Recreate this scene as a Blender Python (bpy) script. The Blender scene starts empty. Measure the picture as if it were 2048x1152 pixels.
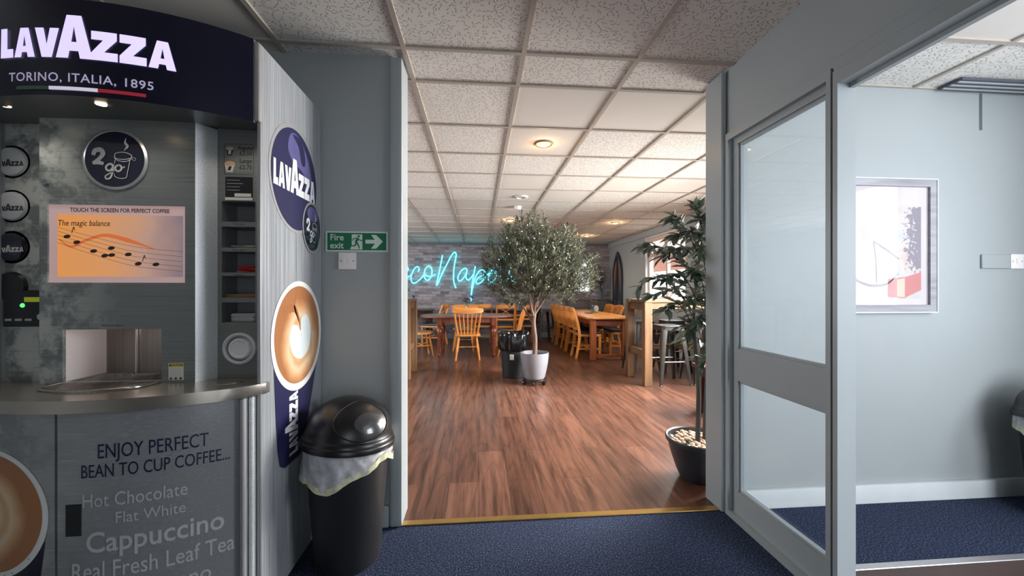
import bpy, bmesh, math, random
from math import sin, cos, pi, radians, sqrt, atan2
from mathutils import Vector, Matrix, noise

random.seed(11)
S = bpy.context.scene
COL = S.collection

# ------------------------------------------------------------------ camera, world, sun, daylight, exposure
CZ = 1.223
FOC = 780.0
YAW = radians(4.84)
cam_d = bpy.data.cameras.new('camera')
cam = bpy.data.objects.new('camera', cam_d)
COL.objects.link(cam)
cam.location = (0, 0, CZ)
cam.rotation_euler = (pi / 2, 0, -YAW)
cam_d.sensor_width = 36
cam_d.lens = FOC / 2048 * 36
cam_d.shift_y = 4 / 2048
cam_d.clip_start = 0.02
S.camera = cam

w = bpy.data.worlds.new('daylight_sky')
S.world = w
w.use_nodes = True
w.node_tree.nodes['Background'].inputs[0].default_value = (0.80, 0.90, 1.0, 1)
w.node_tree.nodes['Background'].inputs[1].default_value = 3.2


def lamp(name, kind, loc, energy, col=(1, 1, 1), size=(1, 1), aim=None, parent=None, **kw):
    d = bpy.data.lights.new(name, kind)
    d.energy = energy
    d.color = col
    if kind == 'AREA':
        d.shape = kw.get('shape', 'RECTANGLE')
        d.size = size[0]
        d.size_y = size[1]
        if 'spread' in kw:
            d.spread = kw['spread']
    if kind == 'SPOT':
        d.spot_size = kw.get('cone', radians(120))
        d.spot_blend = 0.9
        d.shadow_soft_size = 0.04
    if kind == 'POINT':
        d.shadow_soft_size = kw.get('soft', 0.03)
    if kind == 'SUN':
        d.angle = kw.get('angle', 0.02)
    o = bpy.data.objects.new(name, d)
    COL.objects.link(o)
    o.location = loc
    if aim is not None:
        o.rotation_euler = Vector(aim).to_track_quat('-Z', 'Y').to_euler()
    if parent:
        o.parent = parent
    return o


lamp('sun', 'SUN', (-6, 4, 9), 1.5, (1.0, 0.94, 0.85), aim=(0.72, 0.25, -0.62))
# daylight entering through the window openings (lamps outside the wall; far and left are added fill)
lamp('daylight_dining_window', 'AREA', (3.58, 3.95, 1.65), 470, (1.0, 0.96, 0.92), (2.3, 1.2), (-1, 0.06, -0.50), spread=radians(120))
lamp('far_window_fill', 'AREA', (3.95, 6.95, 2.80), 230, (1.0, 0.97, 0.94), (1.5, 0.6), (-1, 0.05, -0.72))  # extra unseen lamp above the window, added to brighten the far half
lamp('left_wall_fill', 'AREA', (-4.14, 5.45, 1.65), 140, (0.93, 0.96, 1.0), (2.2, 1.2), (1, 0.35, -0.05))  # unseen left-hand source, added and placed to brighten the room
lamp('daylight_lobby_window', 'AREA', (2.55, -1.62, 1.25), 80, (0.90, 0.93, 1.0), (1.5, 1.85), (0.05, 1, -0.05))
lamp('daylight_lobby_side', 'AREA', (3.58, 0.55, 1.60), 58, (0.90, 0.93, 1.0), (1.3, 1.1), (-1, 0.1, -0.15))
lamp('daylight_hall_doors', 'AREA', (0.72, -2.72, 1.15), 7.5, (1.0, 0.98, 0.95), (1.1, 1.9), (-0.22, 1, 0))

S.view_settings.view_transform = 'Standard'
S.view_settings.look = 'None'
S.view_settings.exposure = 0.0
S.view_settings.gamma = 1.0
S.view_settings.use_curve_mapping = False
S.cycles.max_bounces = 8
S.cycles.sample_clamp_indirect = 6.0
S.cycles.caustics_reflective = False
S.cycles.caustics_refractive = False


# ------------------------------------------------------------------ measuring helpers
def ray(u, v):
    a = (u - 1024) / FOC
    return Vector((sin(YAW) + a * cos(YAW), cos(YAW) - a * sin(YAW), -(v - 580) / FOC))


def at_y(u, v, Y):
    d = ray(u, v)
    t = Y / d.y
    return Vector((d.x * t, Y, CZ + d.z * t))


# ------------------------------------------------------------------ materials
def lin(c):
    r = []
    for x in c:
        x = x / 255.0
        r.append(x / 12.92 if x <= 0.04045 else ((x + 0.055) / 1.055) ** 2.4)
    return (r[0], r[1], r[2], 1)


class NT:
    def __init__(self, name):
        self.m = bpy.data.materials.new(name)
        self.m.use_nodes = True
        self.t = self.m.node_tree
        self.b = self.t.nodes['Principled BSDF']
        self.out = self.t.nodes['Material Output']

    def n(self, kind, **kw):
        x = self.t.nodes.new(kind)
        for k, v in kw.items():
            if k.startswith('i_'):
                x.inputs[k[2:].replace('_', ' ')].default_value = v
            else:
                setattr(x, k, v)
        return x

    def l(self, a, b):
        self.t.links.new(a, b)

    def coords(self, scale=(1, 1, 1), which='Object', rot=(0, 0, 0), loc=(0, 0, 0)):
        tc = self.n('ShaderNodeTexCoord')
        mp = self.n('ShaderNodeMapping')
        mp.inputs['Scale'].default_value = scale
        mp.inputs['Rotation'].default_value = rot
        mp.inputs['Location'].default_value = loc
        self.l(tc.outputs[which], mp.inputs['Vector'])
        return mp.outputs['Vector']

    def noise(self, vec, scale=5, detail=4, rough=0.5):
        x = self.n('ShaderNodeTexNoise')
        x.inputs['Scale'].default_value = scale
        x.inputs['Detail'].default_value = detail
        x.inputs['Roughness'].default_value = rough
        if vec is not None:
            self.l(vec, x.inputs['Vector'])
        return x.outputs['Fac']

    def ramp(self, fac, stops, interp='LINEAR'):
        x = self.n('ShaderNodeValToRGB')
        x.color_ramp.interpolation = interp
        e = x.color_ramp.elements
        while len(e) < len(stops):
            e.new(0.5)
        for i, (p, c) in enumerate(stops):
            e[i].position = p
            e[i].color = c
        self.l(fac, x.inputs['Fac'])
        return x.outputs['Color']

    def math(self, op, a, b=None):
        x = self.n('ShaderNodeMath', operation=op)
        for i, s in enumerate((a, b)):
            if s is None:
                continue
            if isinstance(s, (int, float)):
                x.inputs[i].default_value = s
            else:
                self.l(s, x.inputs[i])
        return x.outputs[0]

    def mix(self, f, a, b, mode='MIX'):
        x = self.n('ShaderNodeMix', data_type='RGBA', blend_type=mode)
        for idx, s in ((0, f), (6, a), (7, b)):
            if isinstance(s, (int, float)):
                x.inputs[idx].default_value = s
            elif isinstance(s, tuple):
                x.inputs[idx].default_value = s
            else:
                self.l(s, x.inputs[idx])
        return x.outputs[2]

    def bump(self, h, strength=0.2, dist=0.005):
        x = self.n('ShaderNodeBump')
        x.inputs['Strength'].default_value = strength
        x.inputs['Distance'].default_value = dist
        self.l(h, x.inputs['Height'])
        self.l(x.outputs['Normal'], self.b.inputs['Normal'])


def simple(name, c, rough=0.5, metal=0.0, var=0.06, vscale=8.0, bump=0.0, bscale=120.0, emit=0.0, coat=0.0, spec=0.5):
    """painted / moulded surface with a little procedural variation"""
    t = NT(name)
    vec = t.coords()
    f = t.noise(vec, vscale, 3)
    c0 = lin(c)
    lo = tuple(x * (1 - var) for x in c0[:3]) + (1,)
    hi = tuple(min(1, x * (1 + var)) for x in c0[:3]) + (1,)
    cc = t.ramp(f, [(0.3, lo), (0.7, hi)])
    t.l(cc, t.b.inputs['Base Color'])
    t.b.inputs['Roughness'].default_value = rough
    t.b.inputs['Metallic'].default_value = metal
    t.b.inputs['Specular IOR Level'].default_value = spec
    t.b.inputs['Coat Weight'].default_value = coat
    if emit:
        t.l(cc, t.b.inputs['Emission Color'])
        t.b.inputs['Emission Strength'].default_value = emit
    if bump:
        t.bump(t.noise(vec, bscale, 2), bump, 0.002)
    return t.m


def wood(name, dark, light, rough=0.4, axis=0, scale=14.0, coat=0.0):
    t = NT(name)
    sc = [scale, scale, scale]
    sc[axis] = scale * 0.08
    v = t.coords(tuple(sc))
    f = t.noise(v, 1.6, 6, 0.6)
    f2 = t.noise(t.coords(), 2.5, 2)
    c = t.ramp(f, [(0.28, lin(dark)), (0.68, lin(light))])
    c = t.mix(t.math('MULTIPLY', f2, 0.35), c, lin(dark))
    t.l(c, t.b.inputs['Base Color'])
    t.b.inputs['Roughness'].default_value = rough
    t.b.inputs['Coat Weight'].default_value = coat
    t.bump(f, 0.08, 0.002)
    return t.m


def brushed(name, lo, hi, axis=2, rough=0.35, metal=0.7, scale=180.0, clouds=None, long=0.012):
    t = NT(name)
    sc = [scale, scale, scale]
    sc[axis] = scale * long
    f = t.noise(t.coords(tuple(sc)), 1.0, 3, 0.7)
    c = t.ramp(f, [(0.25, lin(lo)), (0.75, lin(hi))])
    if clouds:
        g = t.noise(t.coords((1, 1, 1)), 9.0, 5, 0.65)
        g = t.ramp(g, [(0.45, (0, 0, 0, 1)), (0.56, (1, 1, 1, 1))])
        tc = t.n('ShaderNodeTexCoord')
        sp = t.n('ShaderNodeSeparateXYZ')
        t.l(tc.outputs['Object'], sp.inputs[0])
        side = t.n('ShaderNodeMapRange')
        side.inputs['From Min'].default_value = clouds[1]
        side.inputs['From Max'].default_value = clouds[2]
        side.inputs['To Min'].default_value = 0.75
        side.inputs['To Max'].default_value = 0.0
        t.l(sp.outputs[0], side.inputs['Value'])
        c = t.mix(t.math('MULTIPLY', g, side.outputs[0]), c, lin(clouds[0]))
    t.l(c, t.b.inputs['Base Color'])
    t.b.inputs['Metallic'].default_value = metal
    rr = t.ramp(f, [(0.2, (rough * 0.7,) * 3 + (1,)), (0.8, (rough * 1.25,) * 3 + (1,))])
    t.l(rr, t.b.inputs['Roughness'])
    t.bump(f, 0.03, 0.001)
    return t.m


def paint_wall(name, c, rough=0.55):
    t = NT(name)
    v = t.coords()
    f = t.noise(v, 1.3, 3)
    c0 = lin(c)
    cc = t.ramp(f, [(0.3, tuple(x * 0.96 for x in c0[:3]) + (1,)), (0.7, tuple(x * 1.04 for x in c0[:3]) + (1,))])
    t.l(cc, t.b.inputs['Base Color'])
    t.b.inputs['Roughness'].default_value = rough
    t.bump(t.noise(v, 220, 3), 0.12, 0.0015)
    return t.m


def make_floor_wood():
    t = NT('wood_plank_floor')
    v = t.coords((1, 1, 1), rot=(0, 0, pi / 2))
    br = t.n('ShaderNodeTexBrick', offset=0.37, squash=1.0)
    br.inputs['Scale'].default_value = 1.0
    br.inputs['Brick Width'].default_value = 1.25
    br.inputs['Row Height'].default_value = 0.185
    br.inputs['Mortar Size'].default_value = 0.0016
    br.inputs['Mortar Smooth'].default_value = 0.1
    br.inputs['Bias'].default_value = 0.0
    br.inputs['Color1'].default_value = lin((108, 74, 59))
    br.inputs['Color2'].default_value = lin((88, 58, 46))
    br.inputs['Mortar'].default_value = lin((52, 30, 22))
    t.l(v, br.inputs['Vector'])
    g = t.noise(t.coords((26, 1.6, 26)), 1.0, 7, 0.65)
    gc = t.ramp(g, [(0.34, (0.36, 0.33, 0.33, 1)), (0.50, (0.92, 0.90, 0.90, 1)), (0.66, (1.34, 1.30, 1.26, 1))])
    c = t.mix(1.0, br.outputs['Color'], gc, 'MULTIPLY')
    # cathedral figure: contour lines of a long soft noise, shifted from plank to plank
    sh = t.n('ShaderNodeVectorMath', operation='MULTIPLY_ADD')
    t.l(br.outputs['Color'], sh.inputs[0])
    sh.inputs[1].default_value = (90, 60, 30)
    t.l(t.coords((5.0, 0.9, 1)), sh.inputs[2])
    h0 = t.noise(sh.outputs[0], 1.0, 1, 0.4)
    ring = t.math('PINGPONG', t.math('MULTIPLY', h0, 16.0), 1.0)
    wc = t.ramp(ring, [(0.0, (0.60, 0.58, 0.58, 1)), (0.30, (1, 1, 1, 1))])
    c = t.mix(0.6, c, wc, 'MULTIPLY')
    t.l(c, t.b.inputs['Base Color'])
    t.b.inputs['Roughness'].default_value = 0.30
    h = t.math('ADD', t.math('MULTIPLY', br.outputs['Fac'], -1.0), t.math('MULTIPLY', g, 0.25))
    t.bump(h, 0.12, 0.002)
    return t.m


def make_carpet():
    t = NT('navy_loop_carpet')
    v = t.coords()
    f = t.noise(v, 150, 3, 0.8)
    f2 = t.noise(v, 9, 3)
    c = t.ramp(f, [(0.34, lin((13, 16, 26))), (0.52, lin((41, 50, 73))), (0.68, lin((116, 128, 156)))])
    c = t.mix(t.math('MULTIPLY', f2, 0.3), c, lin((38, 43, 60)))
    t.l(c, t.b.inputs['Base Color'])
    t.b.inputs['Roughness'].default_value = 0.95
    t.b.inputs['Specular IOR Level'].default_value = 0.1
    t.bump(f, 0.6, 0.004)
    return t.m


def make_fissured():
    t = NT('fissured_ceiling_tile')
    v = t.coords()
    vn = t.n('ShaderNodeTexVoronoi', feature='F1')
    vn.inputs['Scale'].default_value = 42.0
    t.l(v, vn.inputs['Vector'])
    # short worm marks: every cell carries one little stroke with its own turn
    sub = t.n('ShaderNodeVectorMath', operation='SUBTRACT')
    sc = t.n('ShaderNodeVectorMath', operation='SCALE')
    t.l(v, sub.inputs[0])
    t.l(vn.outputs['Position'], sub.inputs[1])
    rnd = t.n('ShaderNodeSeparateColor')
    t.l(vn.outputs['Color'], rnd.inputs[0])
    ang = t.math('MULTIPLY', rnd.outputs[0], 6.283)
    sp = t.n('ShaderNodeSeparateXYZ')
    t.l(sub.outputs[0], sp.inputs[0])
    ca, sa = t.math('COSINE', ang), t.math('SINE', ang)
    along = t.math('ADD', t.math('MULTIPLY', sp.outputs[0], ca), t.math('MULTIPLY', sp.outputs[1], sa))
    across = t.math('SUBTRACT', t.math('MULTIPLY', sp.outputs[1], ca), t.math('MULTIPLY', sp.outputs[0], sa))
    curve = t.math('MULTIPLY', t.math('MULTIPLY', along, along), 38.0)
    across = t.math('ABSOLUTE', t.math('SUBTRACT', across, curve))
    m1 = t.math('LESS_THAN', across, 0.0017)
    m2 = t.math('LESS_THAN', t.math('ABSOLUTE', along), 0.0105)
    m3 = t.math('GREATER_THAN', rnd.outputs[1], 0.22)
    mask = t.math('MULTIPLY', t.math('MULTIPLY', m1, m2), m3)
    pin = t.noise(v, 330, 1)
    pin = t.ramp(pin, [(0.68, (0, 0, 0, 1)), (0.74, (1, 1, 1, 1))])
    c = t.mix(t.math('MULTIPLY', pin, 0.2), lin((226, 222, 216)), lin((120, 114, 108)))
    c = t.mix(t.math('MULTIPLY', mask, 0.72), c, lin((70, 66, 62)))
    t.l(c, t.b.inputs['Base Color'])
    t.b.inputs['Roughness'].default_value = 0.95
    t.b.inputs['Specular IOR Level'].default_value = 0.1
    h = t.math('ADD', t.math('MULTIPLY', mask, -1.0), t.math('MULTIPLY', t.noise(v, 120, 3), 0.25))
    t.bump(h, 0.5, 0.003)
    return t.m


def make_brick(name, cols, mortar, bw, bh, rot=(pi / 2, 0, 0), mix_scale=1.0, ms=0.006):
    t = NT(name)
    tc = t.n('ShaderNodeTexCoord')
    sp = t.n('ShaderNodeSeparateXYZ')
    t.l(tc.outputs['Object'], sp.inputs[0])
    cb = t.n('ShaderNodeCombineXYZ')
    t.l(sp.outputs[0 if rot[2] == 0 else 1], cb.inputs[0])
    t.l(sp.outputs[2], cb.inputs[1])
    br = t.n('ShaderNodeTexBrick', offset=0.5)
    br.inputs['Scale'].default_value = 1.0
    br.inputs['Brick Width'].default_value = bw
    br.inputs['Row Height'].default_value = bh
    br.inputs['Mortar Size'].default_value = ms
    br.inputs['Mortar Smooth'].default_value = 0.3
    br.inputs['Color1'].default_value = (0, 0, 0, 1)
    br.inputs['Color2'].default_value = (1, 1, 1, 1)
    br.inputs['Mortar'].default_value = (0.5, 0.5, 0.5, 1)
    t.l(cb.outputs[0], br.inputs['Vector'])
    n1 = t.noise(t.coords((9, 9, 22)), 1.0, 5, 0.75)
    sep = t.math('ADD', t.math('MULTIPLY', br.outputs['Color'], 0.46), t.math('MULTIPLY', n1, 0.72))
    st = [(0.12 + 0.86 * i / (len(cols) - 1), lin(c)) for i, c in enumerate(cols)]
    c = t.ramp(sep, st)
    c = t.mix(br.outputs['Fac'], c, lin(mortar))
    t.l(c, t.b.inputs['Base Color'])
    t.b.inputs['Roughness'].default_value = 0.8
    t.bump(t.math('MULTIPLY', br.outputs['Fac'], -1.0), 0.25, 0.004)
    return t.m


def make_glass(name, tint=(1, 1, 1), r0=0.08):
    t = NT(name)
    t.t.nodes.remove(t.b)
    tr = t.n('ShaderNodeBsdfTransparent')
    tr.inputs['Color'].default_value = (tint[0], tint[1], tint[2], 1)
    gl = t.n('ShaderNodeBsdfGlossy')
    gl.inputs['Roughness'].default_value = 0.02
    # Schlick reflectance from either side of the sheet
    g = t.n('ShaderNodeNewGeometry')
    dp = t.n('ShaderNodeVectorMath', operation='DOT_PRODUCT')
    t.l(g.outputs['Incoming'], dp.inputs[0])
    t.l(g.outputs['Normal'], dp.inputs[1])
    q = t.math('POWER', t.math('SUBTRACT', 1.0, t.math('ABSOLUTE', dp.outputs['Value'])), 5.0)
    q = t.math('ADD', t.math('MULTIPLY', q, 1 - r0 * 0.5), r0 * 0.5)
    mx = t.n('ShaderNodeMixShader')
    t.l(q, mx.inputs[0])
    t.l(tr.outputs[0], mx.inputs[1])
    t.l(gl.outputs[0], mx.inputs[2])
    t.l(mx.outputs[0], t.out.inputs['Surface'])
    return t.m


def make_leaf(name, front, back, rough=0.45):
    t = NT(name)
    g = t.n('ShaderNodeNewGeometry')
    f = t.noise(t.coords(), 7.0, 2)
    a = t.ramp(f, [(0.35, lin(front[0])), (0.65, lin(front[1]))])
    c = t.mix(g.outputs['Backfacing'], a, lin(back))
    t.l(c, t.b.inputs['Base Color'])
    t.b.inputs['Roughness'].default_value = rough
    return t.m


def make_emit(name, c, strength, c2=None):
    t = NT(name)
    t.b.inputs['Base Color'].default_value = lin(c)
    t.b.inputs['Emission Color'].default_value = lin(c)
    t.b.inputs['Emission Strength'].default_value = strength
    return t.m


def make_liner(name, c, alpha, rough=0.25):
    t = NT(name)
    t.b.inputs['Base Color'].default_value = lin(c)
    t.b.inputs['Roughness'].default_value = rough
    n = t.noise(t.coords(), 26, 3)
    t.l(t.ramp(n, [(0.3, (alpha * 0.7,) * 3 + (1,)), (0.7, (min(1, alpha * 1.2),) * 3 + (1,))]), t.b.inputs['Alpha'])
    t.bump(n, 0.5, 0.006)
    return t.m


def make_latte(name, center, swirl):
    """printed photograph of latte crema: golden rings folding round a pale heart"""
    t = NT(name)
    tc = t.n('ShaderNodeTexCoord')
    sub = t.n('ShaderNodeVectorMath', operation='SUBTRACT')
    t.l(tc.outputs['Object'], sub.inputs[0])
    sub.inputs[1].default_value = center
    ln = t.n('ShaderNodeVectorMath', operation='LENGTH')
    t.l(sub.outputs[0], ln.inputs[0])
    nz = t.noise(sub.outputs[0], 7.0, 3)
    rr = t.math('ADD', t.math('MULTIPLY', ln.outputs['Value'], swirl), t.math('MULTIPLY', nz, 0.30))
    c = t.ramp(rr, [(0.10, lin((244, 234, 220))), (0.42, lin((232, 200, 160))), (0.55, lin((214, 166, 116))), (0.66, lin((234, 204, 166))),
                    (0.80, lin((208, 152, 102))), (0.92, lin((172, 112, 68)))])
    t.l(c, t.b.inputs['Base Color'])
    t.b.inputs['Roughness'].default_value = 0.3
    return t.m


PAINT = (155, 161, 162)
m_wall = paint_wall('blue_grey_wall_paint', PAINT)
m_gloss_paint = paint_wall('blue_grey_woodwork_paint', (156, 163, 165), 0.35)
m_white_paint = simple('white_gloss_paint', (206, 211, 212), 0.35, var=0.03)
m_ceil_f = make_fissured()
m_ceil_s = simple('smooth_ceiling_tile', (214, 208, 201), 0.9, var=0.03, vscale=2, spec=0.1)
m_grid = simple('ceiling_grid_bar', (176, 168, 158), 0.5, var=0.05)
m_floor = make_floor_wood()
m_carpet = make_carpet()
m_darkfloor = wood('dark_brown_vinyl', (52, 40, 38), (84, 66, 62), 0.45, 0, 8)
m_brick = make_brick('grey_brick_wallpaper', [(66, 63, 72), (108, 102, 110), (144, 136, 142), (172, 163, 166), (152, 142, 144)], (132, 127, 132), 0.215, 0.070)
m_outbrick = make_brick('orange_house_brick', [(150, 88, 66), (176, 108, 82), (190, 124, 98)], (176, 160, 148), 0.23, 0.075, (pi / 2, 0, 1))
m_gold = simple('brass_threshold', (186, 150, 88), 0.3, 0.8, 0.08)
m_glass = make_glass('clear_window_glass', (0.97, 0.985, 0.985))
m_picture_glass = make_glass('picture_glass', (0.98, 0.98, 0.98), 0.007)
m_black_plastic = simple('black_plastic', (24, 23, 25), 0.32, var=0.1)
m_black_matte = simple('black_matte_plastic', (22, 22, 26), 0.55, var=0.12, bump=0.15, bscale=300)
m_black_bag = simple('black_bin_bag', (12, 12, 14), 0.22, var=0.1)
m_white_plastic = simple('white_plastic', (232, 228, 226), 0.35, var=0.02)
m_grey_slot = simple('dark_slot', (30, 30, 32), 0.6)
m_pine = wood('honey_pine', (176, 98, 38), (236, 162, 82), 0.38, 2, 22)
m_pine_h = wood('honey_pine_long_grain', (178, 102, 40), (240, 168, 90), 0.35, 0, 14)
m_pine_top = wood('pine_table_top', (186, 112, 50), (226, 166, 92), 0.35, 1, 12)
m_mahog = wood('red_brown_table_wood', (84, 38, 22), (140, 72, 44), 0.3, 2, 18, 0.2)
m_mahog_top = wood('red_brown_table_top', (104, 52, 34), (156, 90, 62), 0.42, 0, 12, 0.05)
m_bench = wood('rustic_bar_wood', (92, 68, 48), (148, 110, 76), 0.5, 2, 16)
m_bench_h = wood('rustic_bar_wood_long', (92, 68, 48), (152, 114, 78), 0.5, 0, 14)
m_darkwood = wood('dark_brown_wood', (50, 28, 22), (88, 50, 40), 0.4, 2, 16)
m_cushion = simple('black_seat_cushion', (30, 30, 34), 0.45, var=0.2)
m_steel_stool = simple('gunmetal_stool', (104, 102, 100), 0.32, 0.85, 0.15, 6)
m_pot_white = simple('pale_grey_glazed_pot', (132, 132, 139), 0.35, var=0.03)
m_pot_dark = simple('charcoal_plastic_pot', (50, 52, 58), 0.45, var=0.1)
m_soil = simple('dark_soil', (44, 34, 28), 0.95, var=0.4, vscale=60, bump=0.6, bscale=90)
m_bark = wood('olive_bark', (76, 56, 47), (124, 98, 84), 0.8, 2, 20)
m_stem = wood('dark_plant_stem', (44, 42, 40), (84, 80, 74), 0.7, 2, 20)
m_olive_leaf = make_leaf('olive_leaf', ((34, 42, 31), (66, 76, 55)), (108, 114, 92), 0.4)
m_bay_leaf = make_leaf('broad_dark_leaf', ((48, 60, 52), (88, 102, 88)), (138, 146, 130), 0.36)
m_pebble = [simple('beige_pebble', (206, 178, 150), 0.8), simple('pale_pebble', (226, 208, 188), 0.8), simple('tan_pebble', (182, 148, 120), 0.8)]
m_neon = make_emit('cyan_neon', (84, 226, 240), 5.0)
m_warm_lamp = make_emit('warm_lamp_glow', (255, 190, 96), 14.0)
m_warm_lamp2 = make_emit('pale_lamp_glow', (255, 222, 178), 14.0)
m_chrome = simple('bright_metal', (206, 204, 200), 0.22, 1.0, 0.03)
m_brass_ring = simple('warm_metal_ring', (206, 176, 130), 0.3, 0.9, 0.03)
m_green = simple('safety_green', (12, 106, 70), 0.45, var=0.02)
m_glow_white = simple('pale_green_white', (206, 222, 212), 0.5, var=0.02)
m_liner = make_liner('thin_white_liner', (232, 230, 236), 0.66)
m_liner_band = make_liner('cream_liner_hem', (226, 224, 186), 0.9)

# coffee machine
m_navy = simple('navy_sign_face', (10, 10, 38), 0.3, var=0.03)
m_sign_white = make_emit('lit_lettering', (208, 196, 248), 1.05)
m_sign_soft = make_emit('lit_small_lettering', (190, 180, 214), 0.42)
m_str_green = make_emit('lit_green_stripe', (60, 78, 64), 0.2)
m_str_white = make_emit('lit_white_stripe', (214, 208, 226), 0.6)
m_str_red = make_emit('lit_red_stripe', (150, 36, 48), 0.5)
m_side = brushed('brushed_side_print', (112, 116, 122), (190, 194, 198), 2, 0.34, 0.25, 150, None, 0.008)
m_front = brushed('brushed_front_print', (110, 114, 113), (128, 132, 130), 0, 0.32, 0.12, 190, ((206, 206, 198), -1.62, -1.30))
m_column = brushed('brushed_column_print', (112, 114, 111), (128, 129, 126), 0, 0.34, 0.12, 190)
m_bevel = brushed('bright_brushed_steel', (214, 218, 220), (246, 248, 248), 0, 0.42, 0.5, 170)
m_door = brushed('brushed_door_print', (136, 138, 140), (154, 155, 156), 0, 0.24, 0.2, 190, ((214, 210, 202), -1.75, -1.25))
m_steel = simple('stainless_counter', (190, 180, 168), 0.24, 0.8, 0.05, 3)
m_body = simple('machine_carcass', (52, 54, 56), 0.5)
m_trim = simple('aluminium_trim', (206, 204, 204), 0.3, 0.7, 0.03)
m_badge_navy = simple('glossy_navy_print', (17, 17, 40), 0.18, var=0.05, coat=0.6)
m_side_navy = simple('indigo_print', (37, 36, 74), 0.3, var=0.05)
m_sheen = simple('lilac_print', (92, 88, 138), 0.3, var=0.12, vscale=14)
m_print_white = simple('white_print', (226, 228, 232), 0.4, var=0.02)
m_print_soft = simple('pale_grey_print', (196, 196, 194), 0.45, var=0.04)
m_text_navy = simple('navy_print', (26, 28, 62), 0.4, var=0.05)
m_text_grey = simple('silver_print', (184, 184, 184), 0.4, var=0.05)
m_text_dark = simple('dark_grey_print', (44, 46, 48), 0.5)
m_cubby = simple('cubby_plastic', (112, 112, 114), 0.5)
m_bay_back = brushed('bay_steel', (112, 104, 100), (142, 134, 128), 2, 0.34, 0.6, 120)
m_bay_side = simple('bay_side_painted_light', (236, 224, 220), 0.3, var=0.02)  # left bay wall only: window light on it painted in as pale colour
m_red = simple('red_sachet', (168, 50, 44), 0.5, var=0.15)
m_brown_stick = simple('wood_stick', (146, 116, 82), 0.7, var=0.15)
m_cup_rim = simple('paper_cup_rim', (236, 234, 230), 0.4, var=0.02)
m_heart = simple('milk_foam_print', (222, 230, 232), 0.35, var=0.03)
m_fold = simple('dark_crema_print', (170, 104, 58), 0.35, var=0.1)
m_lcd = make_emit('yellow_green_display', (150, 160, 40), 0.35)
m_led_green = make_emit('green_lamp', (70, 255, 90), 3.0)
m_warn = simple('yellow_label', (214, 190, 96), 0.5)
m_label_white = simple('white_label', (214, 210, 200), 0.5)


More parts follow.
